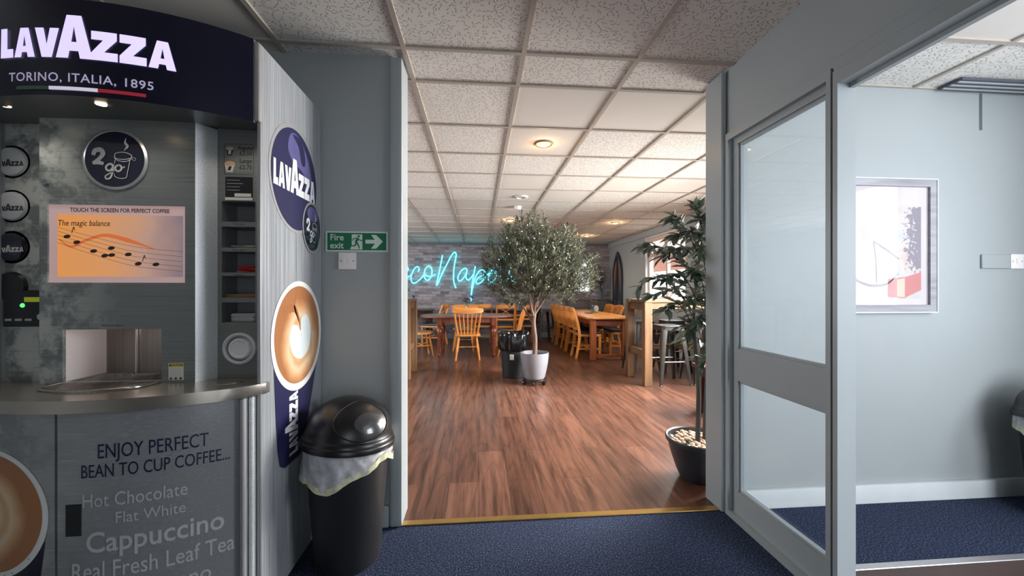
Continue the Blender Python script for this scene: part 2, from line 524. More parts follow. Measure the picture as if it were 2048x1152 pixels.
# ------------------------------------------------------------------ mesh builder
class MB:
    def __init__(self):
        self.bm = bmesh.new()

    def face(self, pts, mi=0):
        vs = [self.bm.verts.new(p) for p in pts]
        try:
            f = self.bm.faces.new(vs)
            f.material_index = mi
        except ValueError:
            pass

    def box(self, lo, hi, bev=0.0, mi=0, mat=None, seg=1):
        x0, y0, z0 = lo
        x1, y1, z1 = hi
        P = [(x0, y0, z0), (x1, y0, z0), (x1, y1, z0), (x0, y1, z0), (x0, y0, z1), (x1, y0, z1), (x1, y1, z1), (x0, y1, z1)]
        vs = [self.bm.verts.new(p) for p in P]
        fs = []
        for q in ((0, 3, 2, 1), (4, 5, 6, 7), (0, 1, 5, 4), (1, 2, 6, 5), (2, 3, 7, 6), (3, 0, 4, 7)):
            f = self.bm.faces.new([vs[i] for i in q])
            f.material_index = mi
            fs.append(f)
        if bev > 0:
            es = list({e for f in fs for e in f.edges})
            r = bmesh.ops.bevel(self.bm, geom=es, offset=bev, segments=seg, affect='EDGES', profile=0.7, material=-1)
            vs = list({v for f in r['faces'] for v in f.verts} | {v for v in vs if v.is_valid})
        if mat is not None:
            bmesh.ops.transform(self.bm, matrix=mat, verts=[v for v in vs if v.is_valid])
        return self

    def beam(self, a, b, wx, wy, bev=0.0, mi=0, up=(0, 0, 1)):
        """box bar from a to b"""
        a, b = Vector(a), Vector(b)
        d = b - a
        L = d.length
        z = d.normalized()
        u = Vector(up)
        if abs(z.dot(u)) > 0.98:
            u = Vector((0, 1, 0))
        x = u.cross(z).normalized()
        y = z.cross(x)
        m = Matrix(((x.x, y.x, z.x, a.x), (x.y, y.y, z.y, a.y), (x.z, y.z, z.z, a.z), (0, 0, 0, 1)))
        return self.box((-wx / 2, -wy / 2, 0), (wx / 2, wy / 2, L), bev, mi, m)

    def tube(self, pts, r, n=8, mi=0, caps=True, closed=False):
        pts = [Vector(p) for p in pts]
        k = len(pts)
        rs = r if isinstance(r, (list, tuple)) else [r] * k
        rings = []
        nrm = None
        for i, p in enumerate(pts):
            if closed:
                t = (pts[(i + 1) % k] - pts[i - 1])
            else:
                t = (pts[min(i + 1, k - 1)] - pts[max(i - 1, 0)])
            t = t.normalized() if t.length > 1e-9 else Vector((0, 0, 1))
            if nrm is None:
                nrm = t.orthogonal().normalized()
            else:
                nrm = nrm - t * nrm.dot(t)
                nrm = nrm.normalized() if nrm.length > 1e-6 else t.orthogonal().normalized()
            bi = t.cross(nrm)
            rings.append([self.bm.verts.new(p + (nrm * cos(2 * pi * j / n) + bi * sin(2 * pi * j / n)) * rs[i]) for j in range(n)])
        m = k if closed else k - 1
        for i in range(m):
            A, B = rings[i], rings[(i + 1) % k]
            for j in range(n):
                f = self.bm.faces.new((A[j], A[(j + 1) % n], B[(j + 1) % n], B[j]))
                f.material_index = mi
        if caps and not closed:
            for R_, rev in ((rings[0], True), (rings[-1], False)):
                f = self.bm.faces.new(list(reversed(R_)) if rev else R_)
                f.material_index = mi
        return self

    def lathe(self, prof, n=32, c=(0, 0, 0), mi=0, a0=0.0, a1=2 * pi, mat=None):
        full = abs((a1 - a0) - 2 * pi) < 1e-6
        m = n if full else n + 1
        rings = []
        new = []
        for (r, z) in prof:
            if r < 1e-6:
                v = self.bm.verts.new((c[0], c[1], c[2] + z))
                rings.append([v] * m)
                new.append(v)
            else:
                R_ = [self.bm.verts.new((c[0] + r * cos(a0 + (a1 - a0) * j / n), c[1] + r * sin(a0 + (a1 - a0) * j / n), c[2] + z)) for j in range(m)]
                rings.append(R_)
                new += R_
        for A, B in zip(rings, rings[1:]):
            for j in range(n):
                j2 = (j + 1) % m
                q = []
                for v in (A[j], A[j2], B[j2], B[j]):
                    if v not in q:
                        q.append(v)
                if len(q) >= 3:
                    f = self.bm.faces.new(q)
                    f.material_index = mi
        if mat is not None:
            bmesh.ops.transform(self.bm, matrix=mat, verts=new)
        return self

    def prism(self, poly, z0, z1, mi=0, mat=None, bev=0.0):
        b = [self.bm.verts.new((x, y, z0)) for x, y in poly]
        t = [self.bm.verts.new((x, y, z1)) for x, y in poly]
        n = len(poly)
        fs = [self.bm.faces.new(list(reversed(b))), self.bm.faces.new(t)]
        for i in range(n):
            fs.append(self.bm.faces.new((b[i], b[(i + 1) % n], t[(i + 1) % n], t[i])))
        for f in fs:
            f.material_index = mi
        vs = b + t
        if bev:
            es = list(fs[0].edges) + list(fs[1].edges)
            r = bmesh.ops.bevel(self.bm, geom=es, offset=bev, segments=2, affect='EDGES', profile=0.6)
            vs = list({v for f in r['faces'] for v in f.verts} | {v for v in vs if v.is_valid})
        if mat is not None:
            bmesh.ops.transform(self.bm, matrix=mat, verts=[v for v in vs if v.is_valid])
        return self

    def holed(self, O, U, V, N, us, vs, holes, thick, mi=0, mi_in=None):
        """slab spanned by U,V at O, thickness along N (backwards), rectangular holes through it"""
        O, U, V, N = Vector(O), Vector(U), Vector(V), Vector(N)
        xs = sorted({us[0], us[1]} | {h[0] for h in holes} | {h[1] for h in holes})
        ys = sorted({vs[0], vs[1]} | {h[2] for h in holes} | {h[3] for h in holes})
        inh = lambda x, y: any(h[0] < x < h[1] and h[2] < y < h[3] for h in holes)
        solid = {}
        for i in range(len(xs) - 1):
            for j in range(len(ys) - 1):
                solid[i, j] = not inh((xs[i] + xs[i + 1]) / 2, (ys[j] + ys[j + 1]) / 2)
        grid = {}

        def gv(i, j, k):
            if (i, j, k) not in grid:
                grid[i, j, k] = self.bm.verts.new(O + U * xs[i] + V * ys[j] - N * (thick * k))
            return grid[i, j, k]

        def add(q, m):
            f = self.bm.faces.new(q)
            f.material_index = m
        for (i, j), s in solid.items():
            if not s:
                continue
            add((gv(i, j, 0), gv(i + 1, j, 0), gv(i + 1, j + 1, 0), gv(i, j + 1, 0)), mi)
            add((gv(i, j + 1, 1), gv(i + 1, j + 1, 1), gv(i + 1, j, 1), gv(i, j, 1)), mi)
            for di, dj, a, b in ((-1, 0, (i, j), (i, j + 1)), (1, 0, (i + 1, j + 1), (i + 1, j)), (0, -1, (i + 1, j), (i, j)), (0, 1, (i, j + 1), (i + 1, j + 1))):
                if not solid.get((i + di, j + dj), False):
                    add((gv(*a, 0), gv(*b, 0), gv(*b, 1), gv(*a, 1)), mi if mi_in is None else mi_in)
        return self

    def flat(self, me, fn, mi=0, cuts=None):
        """lay a flat 2-D mesh (from lettering or outlines) onto a surface through fn(x, y)"""
        b2 = bmesh.new()
        b2.from_mesh(me)
        if cuts:
            xs = [v.co.x for v in b2.verts]
            if xs:
                x = min(xs)
                while x < max(xs):
                    x += cuts
                    bmesh.ops.bisect_plane(b2, geom=b2.verts[:] + b2.edges[:] + b2.faces[:], plane_co=(x, 0, 0), plane_no=(1, 0, 0))
        mp = {v: self.bm.verts.new(fn(v.co.x, v.co.y)) for v in b2.verts}
        for f in b2.faces:
            try:
                g = self.bm.faces.new([mp[v] for v in f.verts])
                g.material_index = mi
            except ValueError:
                pass
        b2.free()
        return self

    def build(self, name, mats, parent=None, smooth=True, angle=35, weld=False):
        if weld:
            bmesh.ops.remove_doubles(self.bm, verts=self.bm.verts, dist=1e-5)
        bmesh.ops.recalc_face_normals(self.bm, faces=self.bm.faces)
        me = bpy.data.meshes.new(name)
        self.bm.to_mesh(me)
        self.bm.free()
        for m in (mats if isinstance(mats, (list, tuple)) else [mats]):
            me.materials.append(m)
        if smooth:
            me.shade_smooth()
            me.set_sharp_from_angle(angle=radians(angle))
        o = bpy.data.objects.new(name, me)
        COL.objects.link(o)
        if parent:
            o.parent = parent
        return o


def thing(name, label, cat, loc=(0, 0, 0), rz=0.0, group=None):
    o = bpy.data.objects.new(name, None)
    o.empty_display_size = 0.05
    COL.objects.link(o)
    o.location = loc
    o.rotation_euler = (0, 0, rz)
    return tag(o, label, cat, group)


def tag(o, label, cat, group=None):
    o['label'] = label
    o['category'] = cat
    if group:
        o['group'] = group
    return o


def struct(o):
    o['kind'] = 'structure'
    return o


def copy_tree(o, parent=None, kids=None):
    kids = kids if kids is not None else {}
    if not kids:
        for x in bpy.data.objects:
            if x.parent:
                kids.setdefault(x.parent.name, []).append(x)
    c = o.copy()
    COL.objects.link(c)
    if parent:
        c.parent = parent
    for ch in kids.get(o.name, []):
        copy_tree(ch, c, kids)
    return c


def place(proto, used, loc, rz, label):
    o = proto if not used.get(proto.name) else copy_tree(proto)
    used[proto.name] = True
    o.location = loc
    o.rotation_euler = (0, 0, rz)
    o['label'] = label
    return o


# ---- flat outlines and lettering
def curve_mesh(cu):
    o = bpy.data.objects.new('outline', cu)
    me = bpy.data.meshes.new_from_object(o)
    bpy.data.objects.remove(o)
    return me


def outline(polys):
    cu = bpy.data.curves.new('outline', 'CURVE')
    cu.dimensions = '2D'
    cu.fill_mode = 'BOTH'
    for p in polys:
        s = cu.splines.new('POLY')
        s.points.add(len(p) - 1)
        for i, q in enumerate(p):
            s.points[i].co = (q[0], q[1], 0, 1)
        s.use_cyclic_u = True
    return curve_mesh(cu)


def lettering(txt, size, sx=1.0, bold=0.0, align='CENTER', shear=0.0, spacing=1.0, res=3):
    cu = bpy.data.curves.new('lettering', 'FONT')
    cu.body = txt
    cu.size = size
    cu.align_x = align
    cu.offset = bold
    cu.shear = shear
    cu.space_character = spacing
    cu.resolution_u = res
    me = curve_mesh(cu)
    if sx != 1.0:
        for v in me.vertices:
            v.co.x *= sx
    return me


def ell(cx, cy, rx, ry, n=40, a0=0.0, a1=2 * pi):
    full = abs(a1 - a0 - 2 * pi) < 1e-6
    return [(cx + rx * cos(a0 + (a1 - a0) * i / (n if full else n - 1)), cy + ry * sin(a0 + (a1 - a0) * i / (n if full else n - 1))) for i in range(n)]


def spline(pts, sub=8, closed=False):
    """Catmull-Rom through 2-D or 3-D points"""
    P = [Vector(p if len(p) == 3 else (p[0], p[1], 0)) for p in pts]
    n = len(P)
    out = []
    rng = n if closed else n - 1
    for i in range(rng):
        p0 = P[(i - 1) % n] if closed or i > 0 else P[0] * 2 - P[1]
        p1, p2 = P[i % n], P[(i + 1) % n]
        p3 = P[(i + 2) % n] if closed or i + 2 < n else P[-1] * 2 - P[-2]
        for k in range(sub):
            t = k / sub
            out.append(0.5 * ((2 * p1) + (p2 - p0) * t + (2 * p0 - 5 * p1 + 4 * p2 - p3) * t * t + (3 * p1 - p0 - 3 * p2 + p3) * t ** 3))
    if not closed:
        out.append(P[-1])
    return out


def stroke(pts, wd, smooth=True, sub=6):
    """outline of a brush stroke of width wd (number or list per point)"""
    P = [Vector((p[0], p[1])) for p in (spline(pts, sub) if smooth and len(pts) > 2 else pts)]
    n = len(P)
    if isinstance(wd, (int, float)):
        W = [wd] * n
    else:
        W = []
        for i in range(n):
            t = i / (n - 1) * (len(wd) - 1)
            k = min(int(t), len(wd) - 2)
            W.append(wd[k] + (wd[k + 1] - wd[k]) * (t - k))
    L, R_ = [], []
    for i in range(n):
        d = P[min(i + 1, n - 1)] - P[max(i - 1, 0)]
        d = d.normalized() if d.length > 1e-9 else Vector((1, 0))
        nn = Vector((-d.y, d.x)) * W[i] / 2
        L.append(P[i] + nn)
        R_.append(P[i] - nn)
    me = bpy.data.meshes.new('stroke')
    vs = [(p.x, p.y, 0) for p in L + R_]
    me.from_pydata(vs, [], [(i, i + 1, n + i + 1, n + i) for i in range(n - 1)])
    return me


def logo_polys():
    """heavy stepped capitals: L A V A(tall) Z Z A, unit = height of the tall letter"""
    out = []
    x = 0.0
    h = 0.68

    def A(x, w_, h):
        out.append([(x, 0), (x + w_ * 0.30, h), (x + w_ * 0.70, h), (x + w_, 0), (x + w_ * 0.66, 0), (x + w_ * 0.62, h * 0.17), (x + w_ * 0.38, h * 0.17), (x + w_ * 0.34, 0)])
        out.append([(x + w_ * 0.43, h * 0.38), (x + w_ * 0.50, h * 0.74), (x + w_ * 0.57, h * 0.38)])
    out.append([(x, 0), (x + 0.02, h), (x + 0.22, h), (x + 0.22, 0.20), (x + 0.40, 0.20), (x + 0.40, 0)])
    x += 0.44
    A(x, 0.58, h)
    x += 0.58
    out.append([(x, h), (x + 0.23, h), (x + 0.31, 0.30), (x + 0.39, h), (x + 0.62, h), (x + 0.44, 0), (x + 0.18, 0)])
    x += 0.54
    A(x, 0.88, 1.0)
    x += 0.84
    for k in range(2):
        out.append([(x, h), (x + 0.58, h), (x + 0.58, 0.50), (x + 0.30, 0.20), (x + 0.60, 0.20), (x + 0.60, 0), (x - 0.0, 0), (x - 0.0, 0.17), (x + 0.27, 0.48), (x, 0.48)])
        x += 0.64
    A(x, 0.62, h)
    x += 0.62
    return out, x


LOGO_P, LOGO_W = logo_polys()
LOGO = outline(LOGO_P)


def go_badge(mb, fn, s, mi, mi_line, nrm):
    """figure two, the word go and a steaming lidded cup, in badge units of radius 1, laid by fn"""
    cnt_ = [0]

    class _Step:
        def __call__(self, x, y):
            p_ = Vector(fn(x * s, y * s))
            return p_ + nrm * (cnt_[0] * 0.00005)
    g0 = _Step()
    flat0 = mb.flat

    def flat(me, f, mi_=0):
        cnt_[0] += 1
        return flat0(me, f, mi_)
    mb.flat = flat
    g = g0
    mb.flat(stroke([(-0.66, 0.12), (-0.60, 0.27), (-0.44, 0.30), (-0.36, 0.18), (-0.46, 0.02), (-0.66, -0.16)], [0.12, 0.15, 0.16, 0.15, 0.12, 0.12]), g, mi)
    mb.flat(stroke([(-0.68, -0.14), (-0.50, -0.12), (-0.34, -0.16)], [0.10, 0.14, 0.10]), g, mi)
    mb.flat(stroke([(-0.05, -0.20), (-0.15, -0.16), (-0.26, -0.25), (-0.24, -0.36), (-0.14, -0.38), (-0.06, -0.28), (-0.05, -0.18)], 0.065), g, mi)
    mb.flat(stroke([(-0.05, -0.18), (-0.06, -0.42), (-0.13, -0.62), (-0.25, -0.66), (-0.28, -0.57), (-0.16, -0.48), (0.00, -0.38)], [0.07, 0.065, 0.06, 0.05, 0.045, 0.04, 0.03]), g, mi)
    mb.flat(stroke([(0.14, -0.19), (0.04, -0.24), (0.03, -0.35), (0.12, -0.40), (0.21, -0.33), (0.20, -0.23), (0.12, -0.19)], 0.06), g, mi)
    mb.flat(stroke([(0.19, -0.24), (0.25, -0.28), (0.32, -0.24)], 0.04), g, mi)
    # cup line drawing
    mb.flat(stroke([(-0.0, 0.10), (0.04, 0.20), (0.28, 0.24), (0.50, 0.16), (0.52, 0.06), (0.30, -0.00), (0.06, 0.02), (-0.0, 0.10)], 0.024), g, mi_line)
    mb.flat(stroke([(-0.02, 0.06), (0.10, -0.04), (0.34, -0.07), (0.53, 0.02)], 0.022), g, mi_line)
    mb.flat(stroke([(0.03, 0.00), (0.00, -0.14)], 0.022, False), g, mi_line)
    mb.flat(stroke([(0.48, -0.02), (0.40, -0.44), (0.36, -0.60), (0.20, -0.64), (0.02, -0.58), (-0.00, -0.48)], 0.022), g, mi_line)
    # steam
    mb.flat(stroke([(0.30, 0.30), (0.40, 0.44), (0.33, 0.56), (0.36, 0.72)], [0.02, 0.09, 0.07, 0.01]), g, mi)


# ------------------------------------------------------------------ structure
H = 2.435
XL, XR, YF = -4.0, 3.4, 9.95
WY0, WY1 = 2.07, 2.19           # dividing wall between the hall and the dining room
HX0, HY0 = -2.0, -2.6           # hall
PX0, PX1 = 1.36, 1.425           # glazed partition
LY0 = -1.5                      # lobby back
LH = 2.405

mb = MB()
mb.box((XL, WY0, -0.06), (XR, YF, 0))
struct(mb.build('floor_dining', m_floor, smooth=False))
mb = MB()
mb.box((HX0, HY0, -0.06), (PX1, WY0, 0))
mb.box((PX1, 1.58, -0.06), (XR, WY0, 0))
struct(mb.build('floor_hall', m_carpet, smooth=False))
mb = MB()
mb.box((PX1, LY0, -0.06), (XR, 1.58, 0))
struct(mb.build('floor_lobby', m_darkfloor, smooth=False))
mb = MB()
mb.box((PX1, 1.562, 0), (XR, 1.598, 0.006), 0.002)
struct(mb.build('trim_1', m_trim, smooth=False))
mb = MB()
mb.box((-0.40, WY0 - 0.014, 0), (1.36, WY0 + 0.03, 0.007), 0.003)
struct(mb.build('trim_2', m_gold, smooth=False))

# ceilings: tiles lie on a grid of inverted-T bars
gx = [-0.375 + 0.603 * k for k in range(-6, 7)]
gx = [XL] + [x for x in gx if x > XL + 0.1] + [XR]
gy_room = [1.98, 2.29] + [2.29 + 0.59 * k for k in range(1, 13)] + [YF]
gy_hall = [HY0] + [1.98 - 0.6 * k for k in range(7, 0, -1)] + [1.98]
smooth_cells = {(0.23, 2.29), (0.83, 2.29), (1.43, 2.29), (0.23, 2.88), (0.23, 4.06), (0.83, 4.65), (1.43, 4.06), (2.04, 4.06), (0.23, 4.65), (0.23, 5.24), (1.43, 5.83), (2.04, 6.42), (-0.37, 7.01), (-0.37, 8.19), (-0.98, 7.6)}
rs = random.Random(4)


def ceiling_cells(mb, xs, ys, z, is_smooth, bar=0.024, skip=0):
    for i in range(len(xs) - 1):
        for j in range(len(ys) - 1):
            s = is_smooth(xs[i], ys[j])
            mb.face([(xs[i], ys[j], z), (xs[i], ys[j + 1], z), (xs[i + 1], ys[j + 1], z), (xs[i + 1], ys[j], z)], 1 if s else 0)
    for x in xs:
        mb.box((x - bar / 2, ys[0] + (0.013 if skip == 0 else 0), z - 0.009), (x + bar / 2, ys[-1], z + 0.02), 0, 2)
    for y in ys[:len(ys) - skip]:
        mb.box((xs[0], y - bar / 2, z - 0.0085), (xs[-1], y + bar / 2, z + 0.02), 0, 2)


near = lambda x, y: any(abs(x - a) < 0.05 and abs(y - b) < 0.05 for a, b in smooth_cells)
mb = MB()
ceiling_cells(mb, gx, gy_room[1:], H, lambda x, y: near(x, y) or (y > 5 and rs.random() < 0.18))
hx = [HX0] + [x for x in gx if HX0 + 0.1 < x < PX0 - 0.1] + [PX0 + 0.02]
ceiling_cells(mb, hx, gy_hall + [2.29], H, lambda x, y: x < -1.0, skip=1)
mb.box((XL, HY0, H + 0.03), (XR, YF, H + 0.10), 0, 1)
struct(mb.build('ceiling', [m_ceil_f, m_ceil_s, m_grid], smooth=False))
mb = MB()
lx = [PX1, 1.92, 2.52, 3.12, XR]
ly = [LY0, -0.75, -0.15, 0.45, 1.05, 1.65, WY0]
ceiling_cells(mb, lx, ly, LH, lambda x, y: (y < 1.6 and x < 2.5))
struct(mb.build('ceiling_lobby', [m_ceil_f, m_ceil_s, m_grid], smooth=False))

# dividing wall: left piece, left post with a rounded arris, right piece (lobby back wall)
mb = MB()
mb.box((XL, WY0, 0), (-0.455, WY1, H))
struct(mb.build('wall_back', m_wall, smooth=False))
mb = MB()
mb.box((-0.46, WY0 - 0.022, 0), (-0.394, WY1 + 0.03, H - 0.010), 0.026, seg=4)
struct(mb.build('trim_3', m_gloss_paint))
mb = MB()
mb.box((PX0 - 0.01, WY0 + 0.002, 0), (XR, WY1, H))
struct(mb.build('wall_lobby', m_wall, smooth=False))
mb = MB()
mb.box((PX0 - 0.03, WY0 - 0.03, 0), (PX0 - 0.002, WY1 + 0.005, H - 0.012), 0.004)
struct(mb.build('trim_4', m_gloss_paint, smooth=False))
for nm, lo, hi in (('baseboard_left', (-0.80, WY0 - 0.018, 0), (-0.462, WY0, 0.11)), ('baseboard_lobby', (PX1, WY0 - 0.022, 0), (XR, WY0 + 0.002, 0.105))):
    mb = MB()
    mb.box(lo, hi, 0.009, seg=2)
    struct(mb.build(nm, m_gloss_paint if nm == 'baseboard_left' else m_white_paint))
# far brick wall and the side walls
mb = MB()
mb.box((XL - 0.15, YF, -0.05), (XR + 0.15, YF + 0.15, H))
struct(mb.build('wall_far', m_brick, smooth=False))
mb = MB()
mb.box((XL, YF - 0.018, 0), (XR, YF, 0.12), 0.004)
struct(mb.build('baseboard_far', m_gloss_paint, smooth=False))
mb = MB()
mb.box((XL, YF - 0.02, H - 0.075), (XR, YF, H - 0.012), 0.004)
struct(mb.build('trim_5', simple('grey_cornice', (104, 112, 124), 0.6), smooth=False))
WIN_V = (6.18, 7.72, 1.02, 2.27)      # the window seen over the bar table
WIN_N = (2.75, 5.15, 1.02, 2.27)
mb = MB()
mb.holed((XR, 0, 0), (0, 1, 0), (0, 0, 1), (-1, 0, 0), (LY0 - 0.1, YF), (-0.05, H), [WIN_V, WIN_N, (-0.1, 1.2, 1.05, 2.15)], 0.16)
struct(mb.build('wall_right', m_wall, smooth=False))
mb = MB()
mb.box((XR - 0.03, WY1, H - 0.13), (XR, YF, H - 0.014), 0.006)
struct(mb.build('trim_6', m_gloss_paint, smooth=False))
mb = MB()
mb.box((XR - 0.02, WY1, 0), (XR, YF, 0.12), 0.005)
struct(mb.build('baseboard_right', m_gloss_paint, smooth=False))
mb = MB()
mb.holed((XL, 0, 0), (0, -1, 0), (0, 0, 1), (1, 0, 0), (-YF, -WY0), (-0.05, H), [(-6.6, -4.3, 1.02, 2.27)], 0.12)  # opening made up for the left fill lamp
struct(mb.build('wall_left', m_wall, smooth=False))
mb = MB()
mb.box((HX0 - 0.1, HY0 - 0.1, -0.05), (HX0, WY0, H))
struct(mb.build('wall_hall_left', m_wall, smooth=False))
mb = MB()
mb.holed((0, HY0, 0), (-1, 0, 0), (0, 0, 1), (0, 1, 0), (-PX1, -HX0), (-0.05, H), [(-1.28, -0.16, 0.15, 2.15)], 0.1)
struct(mb.build('wall_rear', m_wall, smooth=False))
mb = MB()
mb.holed((0, LY0, 0), (-1, 0, 0), (0, 0, 1), (0, 1, 0), (-XR, -PX1), (-0.05, H), [(-3.3, -1.8, 0.3, 2.2)], 0.1)
struct(mb.build('wall_lobby_rear', m_wall, smooth=False))

# glazed partition between hall and lobby
DY0, DY1 = 0.42, 1.357
mb = MB()
mb.holed((PX0, 0, 0), (0, -1, 0), (0, 0, 1), (-1, 0, 0), (-WY0, -HY0), (0, H), [(-2.03, -DY0, 0.0, 2.045)], 0.065)
struct(mb.build('wall_partition', m_wall, smooth=False))


def bar_frame(mb, y0, y1, z0, z1, wd, x0, x1, bev=0.004):
    """mitre-less rectangular frame of bars, in the plane of the partition"""
    mb.holed((x0, 0, 0), (0, -1, 0), (0, 0, 1), (-1, 0, 0), (-y1, -y0), (z0, z1), [(-y1 + wd, -y0 - wd, z0 + wd, z1 - wd)], x1 - x0)


win = bpy.data.objects.new('window_1', None)
COL.objects.link(win)
struct(win)
mb = MB()
mb.holed((PX0 + 0.012, 0, 0), (0, -1, 0), (0, 0, 1), (-1, 0, 0), (-2.03, -1.394), (0, 2.045), [(-1.966, -1.438, 0.148, 0.74), (-1.966, -1.438, 0.912, 2.003)], 0.050)
mb.build('window_frame', m_gloss_paint, win, smooth=False)
mb = MB()
mb.holed((PX0 - 0.014, 0, 0), (0, -1, 0), (0, 0, 1), (-1, 0, 0), (-2.062, -1.390), (0.0, 2.075), [(-2.012, -1.410, 0.03, 2.036)], 0.026)
mb.build('architrave', m_gloss_paint, win, smooth=False)
for z0, z1 in ((0.148, 0.74), (0.912, 2.003)):
    mb = MB()
    mb.holed((PX0 + 0.022, 0, 0), (0, -1, 0), (0, 0, 1), (-1, 0, 0), (-1.967, -1.437), (z0 - 0.001, z1 + 0.001), [(-1.954, -1.450, z0 + 0.012, z1 - 0.012)], 0.016)
    mb.build('glazing_bead', m_gloss_paint, win, smooth=False)
    mb = MB()
    mb.box((PX0 + 0.040, 1.436, z0 - 0.002), (PX0 + 0.046, 1.968, z1 + 0.002))
    mb.build('pane', m_glass, win, smooth=False)
mb = MB()
mb.box((PX0 + 0.022, DY1 + 0.012, 0), (PX1 - 0.005, 1.400, 2.045))
struct(mb.build('trim_8', m_gloss_paint, smooth=False))
# door lining and head (the door itself is open out of view)
mb = MB()
mb.box((PX0 - 0.018, DY1, 0), (PX1 - 0.008, DY1 + 0.02, 2.0))
mb.box((PX0 - 0.018, DY0, 0), (PX1 - 0.008, DY0 + 0.062, 2.0))
mb.box((PX0 - 0.018, DY0, 2.0), (PX1 - 0.008, DY1 + 0.02, 2.052))
mb.box((PX0 + 0.03, DY0 + 0.063, 1.985), (PX0 + 0.05, DY1 - 0.001, 2.0))
struct(mb.build('door_1', m_gloss_paint, smooth=False))
mb = MB()
mb.box((PX0 - 0.016, DY0 - 0.05, 2.05), (PX0 + 0.002, DY1 + 0.022, 2.10), 0.004)
struct(mb.build('trim_7', m_gloss_paint, smooth=False))


def casement(name, y0, y1, z0, z1, x, mull, trans, frame_m, sx=1):
    """window set in the right-hand wall: frame, mullions, transom, panes, sill"""
    r = bpy.data.objects.new(name, None)
    COL.objects.link(r)
    struct(r)
    f = 0.055
    xs = sorted(mull)
    holes = []
    edges = [y0 + f]
    for m_ in xs:
        edges += [m_ - f / 2, m_ + f / 2]
    edges.append(y1 - f)
    for i in range(0, len(edges), 2):
        holes.append((edges[i], edges[i + 1], z0 + f, trans - f / 2))
        holes.append((edges[i], edges[i + 1], trans + f / 2, z1 - f))
    mb = MB()
    mb.holed((x, 0, 0), (0, 1, 0), (0, 0, 1), (-1, 0, 0), (y0, y1), (z0, z1), holes, 0.06)
    mb.build('window_frame', frame_m, r, smooth=False)
    for h in holes:
        mb = MB()
        mb.box((x + 0.028, h[0] - 0.002, h[2] - 0.002), (x + 0.034, h[1] + 0.002, h[3] + 0.002))
        mb.build('pane', m_glass, r, smooth=False)
        if h[2] > trans:
            mb = MB()
            mb.holed((x - 0.012, 0, 0), (0, 1, 0), (0, 0, 1), (-1, 0, 0), (h[0] - 0.012, h[1] + 0.012), (h[2] - 0.012, h[3] + 0.012), [(h[0] + 0.035, h[1] - 0.035, h[2] + 0.035, h[3] - 0.035)], 0.03)
            mb.build('sash', frame_m, r, smooth=False)
    mb = MB()
    mb.box((XR - 0.03, y0 - 0.03, z0 - 0.03), (XR + 0.10, y1 + 0.03, z0), 0.004)
    mb.build('window_sill', m_white_paint, r, smooth=False)
    mb = MB()
    mb.holed((XR - 0.004, 0, 0), (0, 1, 0), (0, 0, 1), (-1, 0, 0), (y0 - 0.012, y1 + 0.012), (z0, z1 + 0.012), [(y0 + 0.004, y1 - 0.004, z0 + 0.004, z1 - 0.004)], 0.1)
    mb.build('reveal_lining', m_white_paint, r, smooth=False)
    return r


m_upvc = simple('rosy_white_window_frame', (214, 190, 178), 0.35, var=0.03)
casement('window_2', *WIN_V, XR + 0.06, [6.95], 1.90, m_upvc)
casement('window_3', *WIN_N, XR + 0.06, [3.55, 4.35], 1.90, m_upvc)

# ------------------------------------------------------------------ coffee machine
ACX, ACY, ARAD = -1.30, 2.165, 0.832           # axis of the bowed front
MX0, MX1 = -1.80, -0.80


def arc(s, r):
    p = s / ARAD
    return ACX + r * sin(p), ACY - r * cos(p)


def arc_fn(r, s0=0.0, z0=0.0, k=1.0):
    def f(x, y):
        X, Y = arc(s0 + x * k, r)
        return (X, Y, z0 + y * k)
    return f


def arc_s(X, r=ARAD):
    return ARAD * math.asin((X - ACX) / r)


def bowed(mb, s0, s1, z0, z1, r_out, r_in, n=24, mi=0):
    """curved panel between two arc stations"""
    A = [[mb.bm.verts.new((*arc(s0 + (s1 - s0) * i / n, r), z)) for i in range(n + 1)] for r in (r_out, r_in) for z in (z0, z1)]
    o0, o1, i0, i1 = A
    for i in range(n):
        for q in ((o0[i], o0[i + 1], o1[i + 1], o1[i]), (i0[i + 1], i0[i], i1[i], i1[i + 1]), (o1[i], o1[i + 1], i1[i + 1], i1[i]), (i0[i], i0[i + 1], o0[i + 1], o0[i])):
            mb.bm.faces.new(q).material_index = mi
    for i in (0, n):
        mb.bm.faces.new((o0[i], o1[i], i1[i], i0[i])).material_index = mi
    return mb


vm = thing('coffee_vending_machine', 'tall silver self-serve coffee machine with navy lit header beside the black dome-lid bin', 'coffee machine')
mb = MB()
mb.box((MX0 + 0.016, 1.80, 0.03), (MX1 - 0.016, 2.055, 2.125))
mb.build('carcass', m_body, vm, smooth=False)
mb = MB()
mb.box((MX0 + 0.03, 1.50, 0.0), (MX1 - 0.03, 1.80, 0.06))
mb.build('plinth', m_black_matte, vm, smooth=False)
side = MB().box((MX1 - 0.016, 1.512, 0.02), (MX1, 2.06, 2.13), 0.003).build('side_panel', m_side, vm, smooth=False)
MB().box((MX0, 1.512, 0.02), (MX0 + 0.016, 2.06, 2.13), 0.003).build('side_panel', m_side, vm, smooth=False)

